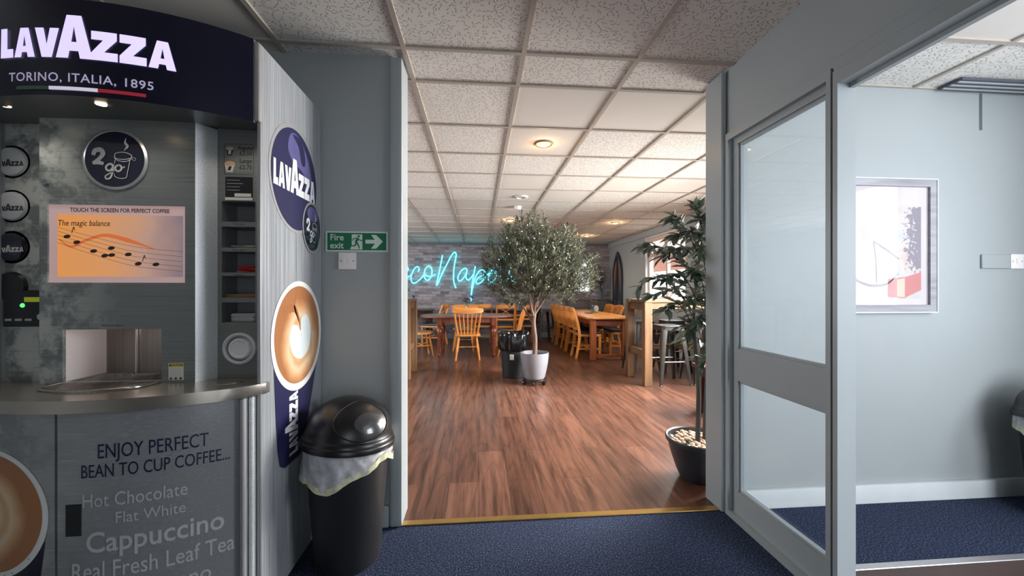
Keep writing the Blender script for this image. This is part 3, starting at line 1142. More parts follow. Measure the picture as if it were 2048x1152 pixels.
# header sign (bowed box) with lettering
n = 28
sE = arc_s(MX1 - 0.015)
mb = MB()
ring = [arc(-sE + 2 * sE * i / n, ARAD) for i in range(n + 1)]
bot = [mb.bm.verts.new((x, y, 1.832)) for x, y in ring]
top = [mb.bm.verts.new((x, y, 2.135)) for x, y in ring]
bk0 = [mb.bm.verts.new((x, 1.80, 1.875)) for x, y in ring]
bk1 = [mb.bm.verts.new((x, 1.80, 2.135)) for x, y in ring]
for i in range(n):
    mb.bm.faces.new((bot[i], bot[i + 1], top[i + 1], top[i])).material_index = 0
    mb.bm.faces.new((bot[i + 1], bot[i], bk0[i], bk0[i + 1])).material_index = 1
    mb.bm.faces.new((top[i], top[i + 1], bk1[i + 1], bk1[i])).material_index = 1
    mb.bm.faces.new((bk0[i], bk1[i], bk1[i + 1], bk0[i + 1])).material_index = 1
for i in (0, n):
    mb.bm.faces.new((bot[i], top[i], bk1[i], bk0[i])).material_index = 1
m_soffit = simple('grey_soffit', (96, 98, 98), 0.35, 0.2)
head = mb.build('header_sign', [m_navy, m_soffit], vm)
k = 0.134
mb = MB()
mb.flat(LOGO, arc_fn(ARAD + 0.003, -0.194, 1.948, 0.498 / LOGO_W), 0, 0.12)
# the tall letters stand 0.134 m high: stretch upright only
for v in mb.bm.verts:
    v.co.z = 1.948 + (v.co.z - 1.948) * (k / (0.498 / LOGO_W))
lg = mb.build('logo_lettering', m_sign_white, head, smooth=False)
lg['label'] = 'white lit logo lettering'
me = lettering('TORINO, ITALIA, 1895', 0.0385, 1.0, 0.0004, spacing=1.10)
xs = [v.co.x for v in me.vertices]
sc = 0.408 / (max(xs) - min(xs))
for v in me.vertices:
    v.co.x *= sc
mb = MB()
mb.flat(me, arc_fn(ARAD + 0.003, 0.042, 1.874), 0, 0.02)
mb.build('sign_lettering', m_sign_soft, head, smooth=False)
for nm, a, b, m_ in (('green_stripe', -0.135, -0.033, m_str_green), ('white_stripe', -0.033, 0.102, m_str_white), ('red_stripe', 0.102, 0.225, m_str_red)):
    bowed(MB(), a, b, 1.848, 1.858, ARAD + 0.004, ARAD + 0.0005, 8).build(nm, m_, head)
# bright end strips of the header
MB().box((MX1 - 0.017, 1.495, 1.84), (MX1 + 0.001, 1.520, 2.128), 0.003).build('corner_trim', m_trim, vm)
MB().box((MX1 - 0.012, 1.505, 0.03), (MX1 + 0.0015, 1.514, 1.84), 0.002).build('edge_strip', m_trim, vm)
for (x, y) in ((-1.58, 1.443), (-1.242, 1.396), (-0.906, 1.487)):
    z = 1.832 + (y - 1.34) * 0.093
    d = MB().lathe([(0.0, -0.002), (0.010, -0.002), (0.010, 0.004), (0.014, 0.004), (0.014, -0.003), (0.0098, -0.003)], 20, (x, y, z)).build('spotlight', m_warm_lamp2, vm)
    lamp('spotlight_glow', 'SPOT', (x, y, z - 0.012), 1.8, (1.0, 0.93, 0.82), aim=(0, 0.28, -1), parent=vm, cone=radians(120))

# main front panel with the cup bay
FY = 1.56
mb = MB()
mb.holed((0, FY, 0), (1, 0, 0), (0, 0, 1), (0, -1, 0), (-1.595, -1.062), (0.878, 1.868), [(-1.518, -1.18, 0.885, 1.078), (-1.568, -1.098, 1.25, 1.537)], 0.012)
fp = mb.build('front_panel', m_front, vm, smooth=False)
mb = MB()   # bay walls
x0, x1, y0, y1, z0, z1 = -1.518, -1.18, FY + 0.012, FY + 0.17, 0.880, 1.078
mb.face([(x0, y0, z0), (x0, y1, z0), (x0, y1, z1), (x0, y0, z1)], 1)
mb.face([(x1, y0, z0), (x1, y1, z0), (x1, y1, z1), (x1, y0, z1)], 0)
mb.face([(x0, y1, z0), (x1, y1, z0), (x1, y1, z1), (x0, y1, z1)], 0)
mb.face([(x0, y0, z1), (x1, y0, z1), (x1, y1, z1), (x0, y1, z1)], 0)
mb.build('cup_bay', [m_bay_back, m_bay_side], vm, smooth=False)
MB().box((-1.40, y1 - 0.012, z0), (-1.396, y1 - 0.003, z1)).build('bay_seam', m_trim, vm, smooth=False)
MB().box((-1.262, y1 - 0.012, z0), (-1.258, y1 - 0.003, z1)).build('bay_seam', m_grey_slot, vm, smooth=False)
lamp('bay_fill', 'POINT', (-1.28, FY + 0.05, 1.06), 0.42, (1.0, 0.90, 0.84), parent=vm, soft=0.01)  # unseen fill lamp added to brighten the bay's left wall

# touch screen
t = NT('touch_screen_picture')
tc = t.n('ShaderNodeTexCoord')
sp = t.n('ShaderNodeSeparateXYZ')
t.l(tc.outputs['Object'], sp.inputs[0])
rx = t.n('ShaderNodeMapRange')
rx.inputs['From Min'].default_value = -1.56
rx.inputs['From Max'].default_value = -1.10
t.l(sp.outputs[0], rx.inputs['Value'])
wob = t.math('ADD', rx.outputs[0], t.math('MULTIPLY', t.math('SUBTRACT', t.noise(tc.outputs['Object'], 6, 3), 0.5), 0.35))
col = t.ramp(wob, [(0.0, lin((252, 166, 84))), (0.45, lin((238, 168, 112))), (0.72, lin((206, 164, 146))), (1.0, lin((150, 130, 138)))])
t.l(col, t.b.inputs['Emission Color'])
t.b.inputs['Emission Strength'].default_value = 0.72
t.b.inputs['Base Color'].default_value = (0.02, 0.02, 0.02, 1)
t.b.inputs['Roughness'].default_value = 0.3
m_screen = t.m
m_screen_edge = make_emit('screen_margin', (176, 148, 146), 0.62)
m_screen_ink = simple('screen_ink', (66, 40, 36), 0.5)
m_screen_line = simple('screen_stave', (150, 88, 70), 0.5)
m_screen_swash = make_emit('screen_swash', (214, 110, 60), 0.55)
SX0, SX1, SZ0, SZ1 = -1.568, -1.098, 1.25, 1.537
scr = MB().box((SX0, FY + 0.006, SZ0), (SX1, FY + 0.03, SZ1)).build('touch_screen', m_screen_edge, vm, smooth=False)
mb = MB()
mb.face([(SX0 + 0.028, FY + 0.005, SZ0 + 0.022), (SX1 - 0.01, FY + 0.005, SZ0 + 0.022), (SX1 - 0.01, FY + 0.005, SZ1 - 0.036), (SX0 + 0.028, FY + 0.005, SZ1 - 0.036)])
mb.build('screen_picture', m_screen, scr, smooth=False)
wpx = lambda zx, zy: (SX0 + (zx - 272) / (1066 - 272) * (SX1 - SX0), SZ1 - (zy - 84) / (532 - 84) * (SZ1 - SZ0))
scr_fn = lambda x, z: (x, FY + 0.0042, z)
mb = MB()
mb.flat(stroke([wpx(330, 285), wpx(400, 325), wpx(480, 290), wpx(590, 258), wpx(720, 285), wpx(880, 335)], [0.004, 0.008, 0.009, 0.012, 0.016, 0.004]), scr_fn)
mb.build('orange_swash', m_screen_swash, scr, smooth=False)
for k in range(5):
    mb = MB()
    mb.flat(stroke([wpx(322, 215 + 22 * k), wpx(500, 262 + 25 * k), wpx(760, 322 + 28 * k), wpx(1045, 350 + 29 * k)], 0.0012), lambda x, z: (x, FY + 0.004, z))
    mb.build('stave_line', m_screen_line, scr, smooth=False)
for (zx, zy) in ((376, 268), (432, 300), (528, 350), (592, 376), (632, 372), (630, 332), (728, 368), (786, 422), (890, 425)):
    x, z = wpx(zx, zy)
    MB().flat(outline([ell(0, 0, 0.012, 0.0068, 20)]), lambda a, b: (x + a, FY + 0.0036, z + b + a * 0.1)).build('music_note', m_screen_ink, scr, smooth=False)
for (zx, zy) in ((410, 232), (818, 392)):
    x, z = wpx(zx, zy)
    MB().flat(stroke([(-0.004, -0.010), (0.0, 0.006), (0.003, 0.012), (0.006, 0.0)], 0.0028), lambda a, b: (x + a, FY + 0.0036, z + b)).build('music_flag', m_screen_ink, scr, smooth=False)
x, z = wpx(680, 124)
MB().flat(lettering('TOUCH THE SCREEN FOR PERFECT COFFEE', 0.0205, 0.85, 0.0004), lambda a, b: (x + a, FY + 0.0048, z + b)).build('screen_heading', m_screen_ink, scr, smooth=False)
x, z = wpx(322, 205)
MB().flat(lettering('The magic balance', 0.030, 0.80, 0.0002, 'LEFT', 0.12), lambda a, b: (x + a, FY + 0.0038, z + b)).build('screen_caption', m_screen_ink, scr, smooth=False)

# round badge above the screen
bx, bz = -1.335, 1.704
bd = MB()
bd.lathe([(0.0, 0.0), (0.112, 0.0), (0.112, 0.006), (0.104, 0.009), (0.102, 0.006), (0.0, 0.006)], 56, mat=Matrix.Translation((bx, FY - 0.0005, bz)) @ Matrix.Rotation(pi / 2, 4, 'X'))
for f in bd.bm.faces:
    c = f.calc_center_median()
    r = sqrt((c.x - bx) ** 2 + (c.z - bz) ** 2)
    f.material_index = 0 if r > 0.1025 else 1
badge = bd.build('round_badge', [m_trim, m_badge_navy], vm, weld=True)
mb = MB()
go_badge(mb, lambda a, b: (bx + a, FY - 0.0078, bz + b), 0.110, 0, 1, Vector((0, -1, 0)))
mb.build('badge_lettering', [m_print_soft, m_print_soft], badge, smooth=False)
MB().flat(outline([ell(0, 0, 0.006, 0.006, 18), ell(0, 0, 0.0048, 0.0048, 18)]), lambda a, b: (bx + 0.066 + a, FY - 0.0078, bz + 0.002 + b)).build('registered_mark', m_print_soft, badge, smooth=False)
# keyhole, caution label, small caption
MB().lathe([(0, -0.005), (0.010, -0.005), (0.011, 0.0)], 18, mat=Matrix.Translation((-1.572, FY - 0.001, 1.616)) @ Matrix.Rotation(-pi / 2, 4, 'X')).build('lock', m_chrome, vm)
lab = MB().box((-1.155, FY - 0.0012, 0.886), (-1.103, FY, 0.950)).build('caution_label', m_label_white, vm, smooth=False)
MB().box((-1.155, FY - 0.0018, 0.936), (-1.103, FY - 0.0006, 0.950)).build('yellow_band', m_warn, lab, smooth=False)
MB().flat(lettering('CAUTION', 0.0105, 0.95, 0.0002), lambda a, b: (-1.126 + a, FY - 0.0024, 0.9392 + b)).build('caution_lettering', m_text_dark, lab, smooth=False)
MB().flat(outline([[(-1.152, 0.938), (-1.1435, 0.938), (-1.1478, 0.948)]]), lambda a, b: (a, FY - 0.0024, b)).build('warning_triangle', m_text_dark, lab, smooth=False)
for k in range(5):
    MB().box((-1.152, FY - 0.0016, 0.9275 - 0.0055 * k), (-1.108 - 0.005 * (k % 2), FY - 0.0008, 0.9288 - 0.0055 * k)).build('text_line', m_text_grey, lab, smooth=False)
for k in range(3):
    x = -1.146 + 0.017 * k
    MB().flat(outline([[(x - 0.006, 0.889), (x + 0.006, 0.889), (x, 0.899)]]), lambda a, b: (a, FY - 0.0018, b)).build('hazard_triangle', m_text_dark, lab, smooth=False)
MB().flat(lettering('Place Cup Below', 0.0125, 0.9), lambda a, b: (-1.348 + a, FY - 0.0008, 1.088 + b)).build('bay_caption', m_text_dark, vm, smooth=False)

# bright bevel to the right of the front panel
mb = MB()
pts = [(-1.062, FY), (-1.022, FY + 0.062), (-1.022, FY + 0.10), (-1.062, FY + 0.10)]
mb.prism(pts, 0.878, 1.852)
mb.build('bevel_strip', m_bevel, vm, smooth=False)
# right-hand column with pigeonholes
CY = 1.622
cub = [(1.492, 1.572), (1.390, 1.472), (1.292, 1.374), (1.192, 1.278), (1.0955, 1.174)]
mb = MB()
mb.holed((0, CY, 0), (1, 0, 0), (0, 0, 1), (0, -1, 0), (-1.022, MX1 - 0.016), (0.878, 1.868), [(-1.006, -0.881, a, b) for a, b in cub], 0.02)
mb.build('side_column', m_column, vm, smooth=False)
for a, b in cub:
    mb = MB()
    x0, x1, y0, y1 = -1.006, -0.881, CY + 0.02, CY + 0.10
    mb.face([(x0, y0, a), (x0, y1, a), (x0, y1, b), (x0, y0, b)])
    mb.face([(x1, y0, a), (x1, y1, a), (x1, y1, b), (x1, y0, b)])
    mb.face([(x0, y1, a), (x1, y1, a), (x1, y1, b), (x0, y1, b)])
    mb.face([(x0, y0, b), (x1, y0, b), (x1, y1, b), (x0, y1, b)])
    mb.face([(x0, y0, a), (x1, y0, a), (x1, y1, a), (x0, y1, a)])
    mb.build('pigeonhole', m_cubby, vm, smooth=False, weld=True)
for k, tx in enumerate(('White Sugar', 'Brown Sugar', 'Sweetener')):
    MB().flat(lettering(tx, 0.011, 0.85), lambda a, b: (-0.943 + a, CY - 0.0008, cub[k][0] - 0.0125 + b)).build('pigeonhole_caption', m_text_dark, vm, smooth=False)
# price label
pl = MB()
pl.flat(outline([[(-0.998, 1.684), (-0.992, 1.676), (-0.892, 1.676), (-0.886, 1.684), (-0.886, 1.790), (-0.892, 1.798), (-0.992, 1.798), (-0.998, 1.790)],
                 [(-0.996, 1.685), (-0.991, 1.678), (-0.893, 1.678), (-0.888, 1.685), (-0.888, 1.789), (-0.893, 1.796), (-0.991, 1.796), (-0.996, 1.789)]]), lambda a, b: (a, CY - 0.0008, b))
price = pl.build('price_label', m_text_dark, vm, smooth=False)
for tx, zz, sz in (('Regular', 1.776, 0.0205), ('\u00a32.50', 1.754, 0.0235), ('Large', 1.724, 0.0225), ('\u00a32.75', 1.699, 0.0235)):
    MB().flat(lettering(tx, sz, 0.92, 0.0005, 'CENTER'), lambda a, b: (-0.9165 + a, CY - 0.001, zz + b)).build('price_lettering', m_text_dark, price, smooth=False)
MB().flat(lettering('Hold & cup at serving the drink', 0.0085, 0.82), lambda a, b: (-0.942 + a, CY - 0.001, 1.682 + b)).build('price_footnote', m_text_dark, price, smooth=False)
m_crema = simple('crema_print', (206, 168, 132), 0.4)
m_cup_pale = simple('pale_cup_print', (206, 200, 192), 0.4)
m_cup_dark = simple('dark_cup_print', (32, 38, 52), 0.4)
for z0, hgt, m_ in ((1.758, 0.034, m_cup_dark), (1.692, 0.046, m_cup_pale)):
    c = MB()
    wd = hgt * 0.44
    c.flat(outline([[(-0.977 - wd * 0.55, z0 - 0.006), (-0.977 + wd * 0.55, z0 - 0.006), (-0.976 + wd, z0 + hgt * 0.62), (-0.976 - wd, z0 + hgt * 0.62)]]), lambda a, b: (a, CY - 0.0010, b))
    cp = c.build('cup_picture', m_, price, smooth=False)
    MB().flat(outline([ell(-0.976, z0 + hgt * 0.62, wd, hgt * 0.20, 24)]), lambda a, b: (a, CY - 0.0013, b)).build('crema_picture', m_crema, price, smooth=False)
MB().flat(outline([[(-0.984, 1.693), (-0.974, 1.693), (-0.968, 1.709), (-0.979, 1.709)]]), lambda a, b: (a, CY - 0.0013, b)).build('cup_print', m_cup_dark, price, smooth=False)
MB().flat(outline([[(-0.982, 1.757), (-0.972, 1.757), (-0.970, 1.772), (-0.981, 1.772)]]), lambda a, b: (a, CY - 0.0013, b)).build('cup_print', m_cup_pale, price, smooth=False)
card = MB().box((-0.992, CY - 0.002, 1.578), (-0.890, CY, 1.668)).build('instruction_card', simple('black_card', (22, 22, 28), 0.4), vm, smooth=False)
MB().box((-0.992, CY - 0.003, 1.576), (-0.890, CY - 0.001, 1.587)).build('card_footer', m_label_white, card, smooth=False)
MB().box((-0.957, CY - 0.003, 1.590), (-0.896, CY - 0.0015, 1.603)).build('card_number_plate', m_label_white, card, smooth=False)
for k in range(4):
    MB().box((-0.986, CY - 0.0026, 1.654 - k * 0.013), (-0.938 + 0.012 * (k == 1), CY - 0.0016, 1.6555 - k * 0.013)).build('text_line', m_text_grey, card, smooth=False)
# cup-lid chute in the column
mb = MB()
mb.lathe([(0.062, 0.0), (0.062, 0.010), (0.056, 0.014), (0.050, 0.010), (0.049, -0.012), (0.0, -0.012)], 40, mat=Matrix.Translation((-0.937, CY, 0.993)) @ Matrix.Rotation(pi / 2, 4, 'X'))
mb.build('lid_chute', simple('white_chute_ring', (206, 200, 208), 0.3), vm)
# left-hand column with round buttons
LYc = 1.63
MB().holed((0, LYc, 0), (1, 0, 0), (0, 0, 1), (0, -1, 0), (MX0 + 0.016, -1.596), (0.878, 1.868), [(-1.668, -1.612, 0.978, 1.034)], 0.03).build('control_column', m_front, vm, smooth=False)
MB().box((-1.668, LYc + 0.006, 0.978), (-1.612, LYc + 0.028, 1.034)).build('coin_return', m_grey_slot, vm, smooth=False)
for zc, face_m, tm in ((1.708, m_print_soft, m_text_dark), (1.540, m_print_soft, m_text_dark), (1.385, m_badge_navy, m_print_soft)):
    xb = -1.760
    b = MB().lathe([(0.0, 0.012), (0.046, 0.012), (0.052, 0.008), (0.055, 0.0), (0.062, 0.0), (0.062, -0.002)], 40, mat=Matrix.Translation((xb, LYc, zc)) @ Matrix.Rotation(pi / 2, 4, 'X')).build('round_button', face_m, vm)
    MB().flat(LOGO, lambda a, q: (xb - 0.045 + a * 0.0225, LYc - 0.0128, zc - 0.022 + q * 0.026 + a * 0.001)).build('button_lettering', tm, b, smooth=False)
MB().lathe([(0.0, 0.012), (0.052, 0.010), (0.058, 0.0)], 36, mat=Matrix.Translation((-1.762, LYc, 1.235)) @ Matrix.Rotation(pi / 2, 4, 'X')).build('round_button', m_black_plastic, vm)
pay = MB().box((MX0 + 0.02, LYc - 0.012, 1.085), (-1.606, LYc + 0.004, 1.222), 0.003).build('payment_panel', m_black_plastic, vm, smooth=False)
MB().box((-1.705, LYc - 0.0135, 1.178), (-1.634, LYc - 0.011, 1.196)).build('display', m_lcd, pay, smooth=False)
MB().lathe([(0, 0.003), (0.007, 0.002), (0.008, 0)], 16, mat=Matrix.Translation((-1.712, LYc - 0.012, 1.165)) @ Matrix.Rotation(pi / 2, 4, 'X')).build('green_lamp', m_led_green, pay)
MB().lathe([(0, 0.006), (0.012, 0.006), (0.014, 0)], 20, mat=Matrix.Translation((-1.645, LYc - 0.012, 1.122)) @ Matrix.Rotation(pi / 2, 4, 'X')).build('round_key', m_text_grey, pay)
for k in range(3):
    MB().box((-1.77 + 0.034 * k, LYc - 0.014, 1.107), (-1.748 + 0.034 * k, LYc - 0.011, 1.115)).build('key', m_text_grey, pay, smooth=False)

# stainless counter with drip grille and cup hole
mb = MB()
sC = arc_s(-0.845)
pts = [arc(-sC + 2 * sC * i / 30, ARAD + 0.012) for i in range(31)]
pts += [(-0.788, 1.520), (-0.788, 1.545), (MX1 - 0.016, 1.545), (MX1 - 0.016, 1.66), (MX0 + 0.016, 1.66), (MX0 + 0.016, 1.545), (MX0 - 0.012, 1.545), (MX0 - 0.012, 1.520)]
mb.prism(pts, 0.838, 0.878, bev=0.003)
ctr = mb.build('counter', m_steel, vm)
gr = MB()
gx0, gx1, gyf = -1.515, -1.185, 1.43
outl = [(-1.515, 1.725), (-1.515, 1.50), (-1.47, 1.452), (-1.35, 1.425), (-1.24, 1.446), (-1.185, 1.50), (-1.185, 1.725)]
gr.tube([(q.x, q.y, 0.883) for q in spline(outl, 5)], 0.004, 8)
for k in range(17):
    x = gx0 + 0.012 + k * (gx1 - gx0 - 0.024) / 16
    yf = 1.425 + 0.9 * (x + 1.35) ** 2 * 2.6 + 0.006
    gr.tube([(x, yf, 0.882), (x + 0.012, 1.60, 0.882), (x, 1.725, 0.882)], 0.0028, 6)
gr.build('drip_grille', m_chrome, vm)
MB().lathe([(0.0, 0.0005), (0.030, 0.0005), (0.040, 0.002), (0.046, 0.0025), (0.047, 0.0)], 36, (-0.935, 1.545, 0.8785)).build('cup_rest', m_steel, vm)

# lower doors (bowed)
r_d = ARAD - 0.012
ld = bowed(MB(), arc_s(-1.785, ARAD), -0.034, 0.06, 0.834, r_d, r_d - 0.03, 24).build('lower_door', m_door, vm)
rd = bowed(MB(), -0.024, arc_s(-0.850, ARAD), 0.06, 0.834, r_d, r_d - 0.03, 24).build('lower_door', m_door, vm)
MB().box((-0.851, 1.463, 0.045), (-0.834, 1.530, 0.836), 0.004).build('corner_trim', m_trim, vm, smooth=False)
MB().box((-0.833, 1.487, 0.045), (-0.8165, 1.540, 0.836), 0.004).build('corner_trim', m_bevel, vm, smooth=False)
bowed(MB(), 0.002, 0.046, 0.445, 0.545, r_d + 0.002, r_d - 0.01, 6).build('latch_recess', m_grey_slot, rd)
# door lettering (s along the bow, baseline height, width to fit, cap size)
for tx, s0, s1, zb, sz, m_, bo in (('ENJOY PERFECT', 0.092, 0.388, 0.686, 0.066, m_text_navy, 0.0002), ('BEAN TO CUP COFFEE...', 0.046, 0.448, 0.626, 0.060, m_text_navy, 0.0002),
                                   ('Hot Chocolate', 0.050, 0.330, 0.532, 0.062, m_text_grey, 0.0), ('Flat White', 0.140, 0.325, 0.474, 0.052, m_text_grey, 0.0),
                                   ('Cappuccino', 0.060, 0.432, 0.388, 0.092, m_text_grey, 0.0012), ('Real Fresh Leaf Tea', 0.020, 0.462, 0.304, 0.078, m_text_grey, 0.0004),
                                   ('Americano', 0.120, 0.395, 0.226, 0.074, m_text_grey, 0.0003), ('Espresso', 0.150, 0.370, 0.150, 0.070, m_text_grey, 0.0003)):
    me = lettering(tx, sz, 1.0, bo)
    xs = [v.co.x for v in me.vertices]
    lo, hi = min(xs), max(xs)
    for v in me.vertices:
        v.co.x = (v.co.x - lo) / (hi - lo) * (s1 - s0)
    MB().flat(me, arc_fn(r_d + 0.0012, s0, zb), 0, 0.03).build('door_lettering', m_, rd, smooth=False)
# coffee picture on the left door
m_latte_d = make_latte('latte_door_print', (-1.56, 1.40, 0.505), 5.0)
cupd = MB()
cupd.flat(outline([ell(0, 0, 0.205, 0.205, 64)]), arc_fn(r_d + 0.0012, -0.255, 0.508), 0, 0.03)
cpd = cupd.build('cup_print', m_cup_rim, ld, smooth=False)
MB().flat(outline([ell(0, 0, 0.188, 0.188, 64)]), arc_fn(r_d + 0.002, -0.257, 0.510), 0, 0.03).build('crema_print', m_latte_d, ld, smooth=False)
MB().flat(outline([[(-0.19, -0.09), (-0.16, -0.26), (-0.10, -0.42), (0.13, -0.42), (0.17, -0.26), (0.195, -0.075), (0.10, -0.172), (0.0, -0.206), (-0.10, -0.172)]]), arc_fn(r_d + 0.0011, -0.255, 0.508), 0, 0.03).build('cup_body_print', m_navy, ld, smooth=False)

# prints on the side panel (plane x = MX1)
sx = lambda d: (lambda a, b: (MX1 + d, a, b))
cY, cZ, R_ = 1.785, 1.705, 0.226
MB().flat(outline([ell(cY, cZ, R_, R_ * 1.03, 72)]), sx(0.0012)).build('roundel_ring', m_trim, side, smooth=False)
rn = MB().flat(outline([ell(cY, cZ - 0.002, R_ * 0.93, R_ * 0.96, 72)]), sx(0.0020)).build('roundel_print', m_side_navy, side, smooth=False)
MB().flat(outline([spline([(cY - 0.065, cZ + 0.165), (cY - 0.03, cZ + 0.195), (cY + 0.03, cZ + 0.19), (cY + 0.10, cZ + 0.14), (cY + 0.15, cZ + 0.05), (cY + 0.13, cZ + 0.00), (cY + 0.06, cZ + 0.05), (cY - 0.03, cZ + 0.07), (cY - 0.075, cZ + 0.11)], 6, True)]), sx(0.0024)).build('roundel_sheen', m_sheen, side, smooth=False)
MB().flat(outline([[(p.x, p.y) for p in spline([(cY - 0.035, cZ + 0.185), (cY + 0.02, cZ + 0.15), (cY + 0.05, cZ + 0.085), (cY + 0.085, cZ + 0.09), (cY + 0.075, cZ + 0.15), (cY + 0.03, cZ + 0.19)], 6, True)]]), sx(0.0028)).build('roundel_drop', m_side_navy, side, smooth=False)
kx = 0.385 / LOGO_W
MB().flat(LOGO, lambda a, b: (MX1 + 0.003, cY - 0.195 + a * kx, cZ - 0.065 + b * 0.150)).build('logo_lettering', m_print_white, side, smooth=False)
gY, gZ = 1.945, 1.520
MB().flat(outline([ell(gY, gZ, 0.103, 0.122, 56)]), sx(0.0032)).build('roundel_ring', m_trim, side, smooth=False)
MB().flat(outline([ell(gY, gZ, 0.092, 0.111, 56)]), sx(0.0036)).build('roundel_print', m_badge_navy, side, smooth=False)
MB().flat(outline([ell(gY + 0.005, gZ + 0.065, 0.06, 0.035, 36)]), sx(0.0039)).build('roundel_sheen', m_sheen, side, smooth=False)
mb = MB()
go_badge(mb, lambda a, b: (MX1 + 0.0043, gY + a, gZ + b * 1.15), 0.092, 0, 0, Vector((1, 0, 0)))
mb.build('badge_lettering', m_print_white, side, smooth=False)
# large printed takeaway cup on the side
uY, uZ, uR = 1.812, 1.022, 0.238
MB().flat(outline([[(uY - 0.215, uZ - 0.11), (uY - 0.198, uZ - 0.33), (uY - 0.185, uZ - 0.45), (uY - 0.17, uZ - 0.51), (uY - 0.13, uZ - 0.535), (uY + 0.01, uZ - 0.535), (uY + 0.05, uZ - 0.51), (uY + 0.07, uZ - 0.45), (uY + 0.13, uZ - 0.30), (uY + 0.205, uZ - 0.11)]]), sx(0.0012)).build('cup_body_print', m_side_navy, side, smooth=False)
MB().flat(outline([ell(uY, uZ, uR, uR * 1.01, 72)]), sx(0.0018)).build('cup_rim_print', m_cup_rim, side, smooth=False)
m_latte = make_latte('latte_side_print', (MX1, uY + 0.02, uZ - 0.03), 4.2)
MB().flat(outline([ell(uY, uZ + 0.004, uR * 0.90, uR * 0.90, 72)]), sx(0.0023)).build('crema_print', m_latte, side, smooth=False)
hp = [(p.x, p.y) for p in spline([(uY + 0.012, uZ + 0.02), (uY + 0.02, uZ + 0.075), (uY + 0.075, uZ + 0.085), (uY + 0.115, uZ + 0.02), (uY + 0.10, uZ - 0.06), (uY + 0.03, uZ - 0.105), (uY - 0.05, uZ - 0.085), (uY - 0.09, uZ - 0.02), (uY - 0.07, uZ + 0.045), (uY - 0.02, uZ + 0.045)], 6, True)]
MB().flat(outline([hp]), sx(0.0027)).build('foam_heart_print', m_heart, side, smooth=False)
MB().flat(stroke([(uY - 0.15, uZ + 0.11), (uY - 0.05, uZ + 0.12), (uY + 0.0, uZ + 0.06), (uY + 0.012, uZ + 0.0)], [0.045, 0.03, 0.012, 0.002]), sx(0.0026)).build('crema_fold_print', m_fold, side, smooth=False)
MB().flat(stroke([(uY - 0.03, uZ + 0.19), (uY - 0.045, uZ + 0.13), (uY - 0.005, uZ + 0.06)], [0.02, 0.014, 0.004]), sx(0.0026)).build('crema_fold_print', m_fold, side, smooth=False)
kx = 0.265 / LOGO_W
MB().flat(LOGO, lambda a, b: (MX1 + 0.003, uY - 0.015 - b * 0.115, uZ - 0.505 + a * kx)).build('cup_logo_lettering', m_print_white, side, smooth=False)

# things lying in the pigeonholes and the chute
zc = cub[0][0]
rng = random.Random(3)
for k, (a, b) in enumerate(cub):
    pass
for k in range(7):
    z = cub[1][0] + 0.0015 + 0.0032 * (k // 2)
    x = -0.955 + 0.02 * (k % 3)
    o = MB().box((-0.052, -0.009, -0.0014), (0.052, 0.009, 0.0014), 0.001).build('sugar_sachet', m_brown_stick if k % 2 else m_text_grey, smooth=False)
    o.location = (x, CY + 0.035 + 0.012 * (k % 4), z + 0.0006)
    o.rotation_euler = (0, 0, rng.uniform(-0.3, 0.3))
    tag(o, 'slim sugar sachet in the second pigeonhole of the coffee machine', 'sachet', 'sugar sachets in the second pigeonhole')
for k in range(5):
    o = MB().box((-0.034, -0.016, -0.0025), (0.034, 0.016, 0.0025), 0.002).build('sweetener_sachet', m_red, smooth=False)
    o.location = (-0.935 + 0.008 * (k % 3), CY + 0.040 + 0.01 * (k % 2), cub[2][0] + 0.004 + 0.0056 * k)
    o.rotation_euler = (0, 0, rng.uniform(-0.5, 0.5))
    tag(o, 'red sweetener sachet in the middle pigeonhole of the coffee machine', 'sachet', 'red sachets in the middle pigeonhole')
for k in range(24):
    o = MB().box((-0.056, -0.0026, -0.001), (0.056, 0.0026, 0.001)).build('wooden_stirrer', m_brown_stick, smooth=False)
    o.location = (-0.9435 + rng.uniform(-0.004, 0.004), CY + 0.016 + 0.0075 * (k % 8), cub[3][0] + 0.002 + 0.0045 * (k // 8) + 0.0012 * (k % 3))
    o.rotation_euler = (0, rng.uniform(-0.02, 0.02), rng.uniform(-0.06, 0.06))
    tag(o, 'wooden coffee stirrer in the fourth pigeonhole of the coffee machine', 'stirrer', 'wooden stirrers in the fourth pigeonhole')
for k in range(6):
    o = MB().box((-0.045, -0.035, -0.0018), (0.045, 0.035, 0.0018), 0.001).build('paper_napkin', m_print_soft, smooth=False)
    o.location = (-0.935 + rng.uniform(-0.004, 0.004), CY + 0.05, cub[4][0] + 0.004 + 0.0055 * k)
    o.rotation_euler = (0, 0.0, rng.uniform(-0.1, 0.1))
    tag(o, 'folded white paper napkin in the lowest pigeonhole of the coffee machine', 'napkin', 'paper napkins in the lowest pigeonhole')
ml = Matrix.Translation((-0.937, CY - 0.002, 0.993)) @ Matrix.Rotation(pi / 2, 4, 'X')
lidt = MB().lathe([(0.0, 0.006), (0.028, 0.006), (0.033, 0.010), (0.038, 0.010), (0.044, 0.0), (0.045, -0.008)], 36, mat=ml).build('cup_lid', m_white_plastic)
tag(lidt, 'white plastic cup lid in the round chute of the coffee machine', 'cup lid')

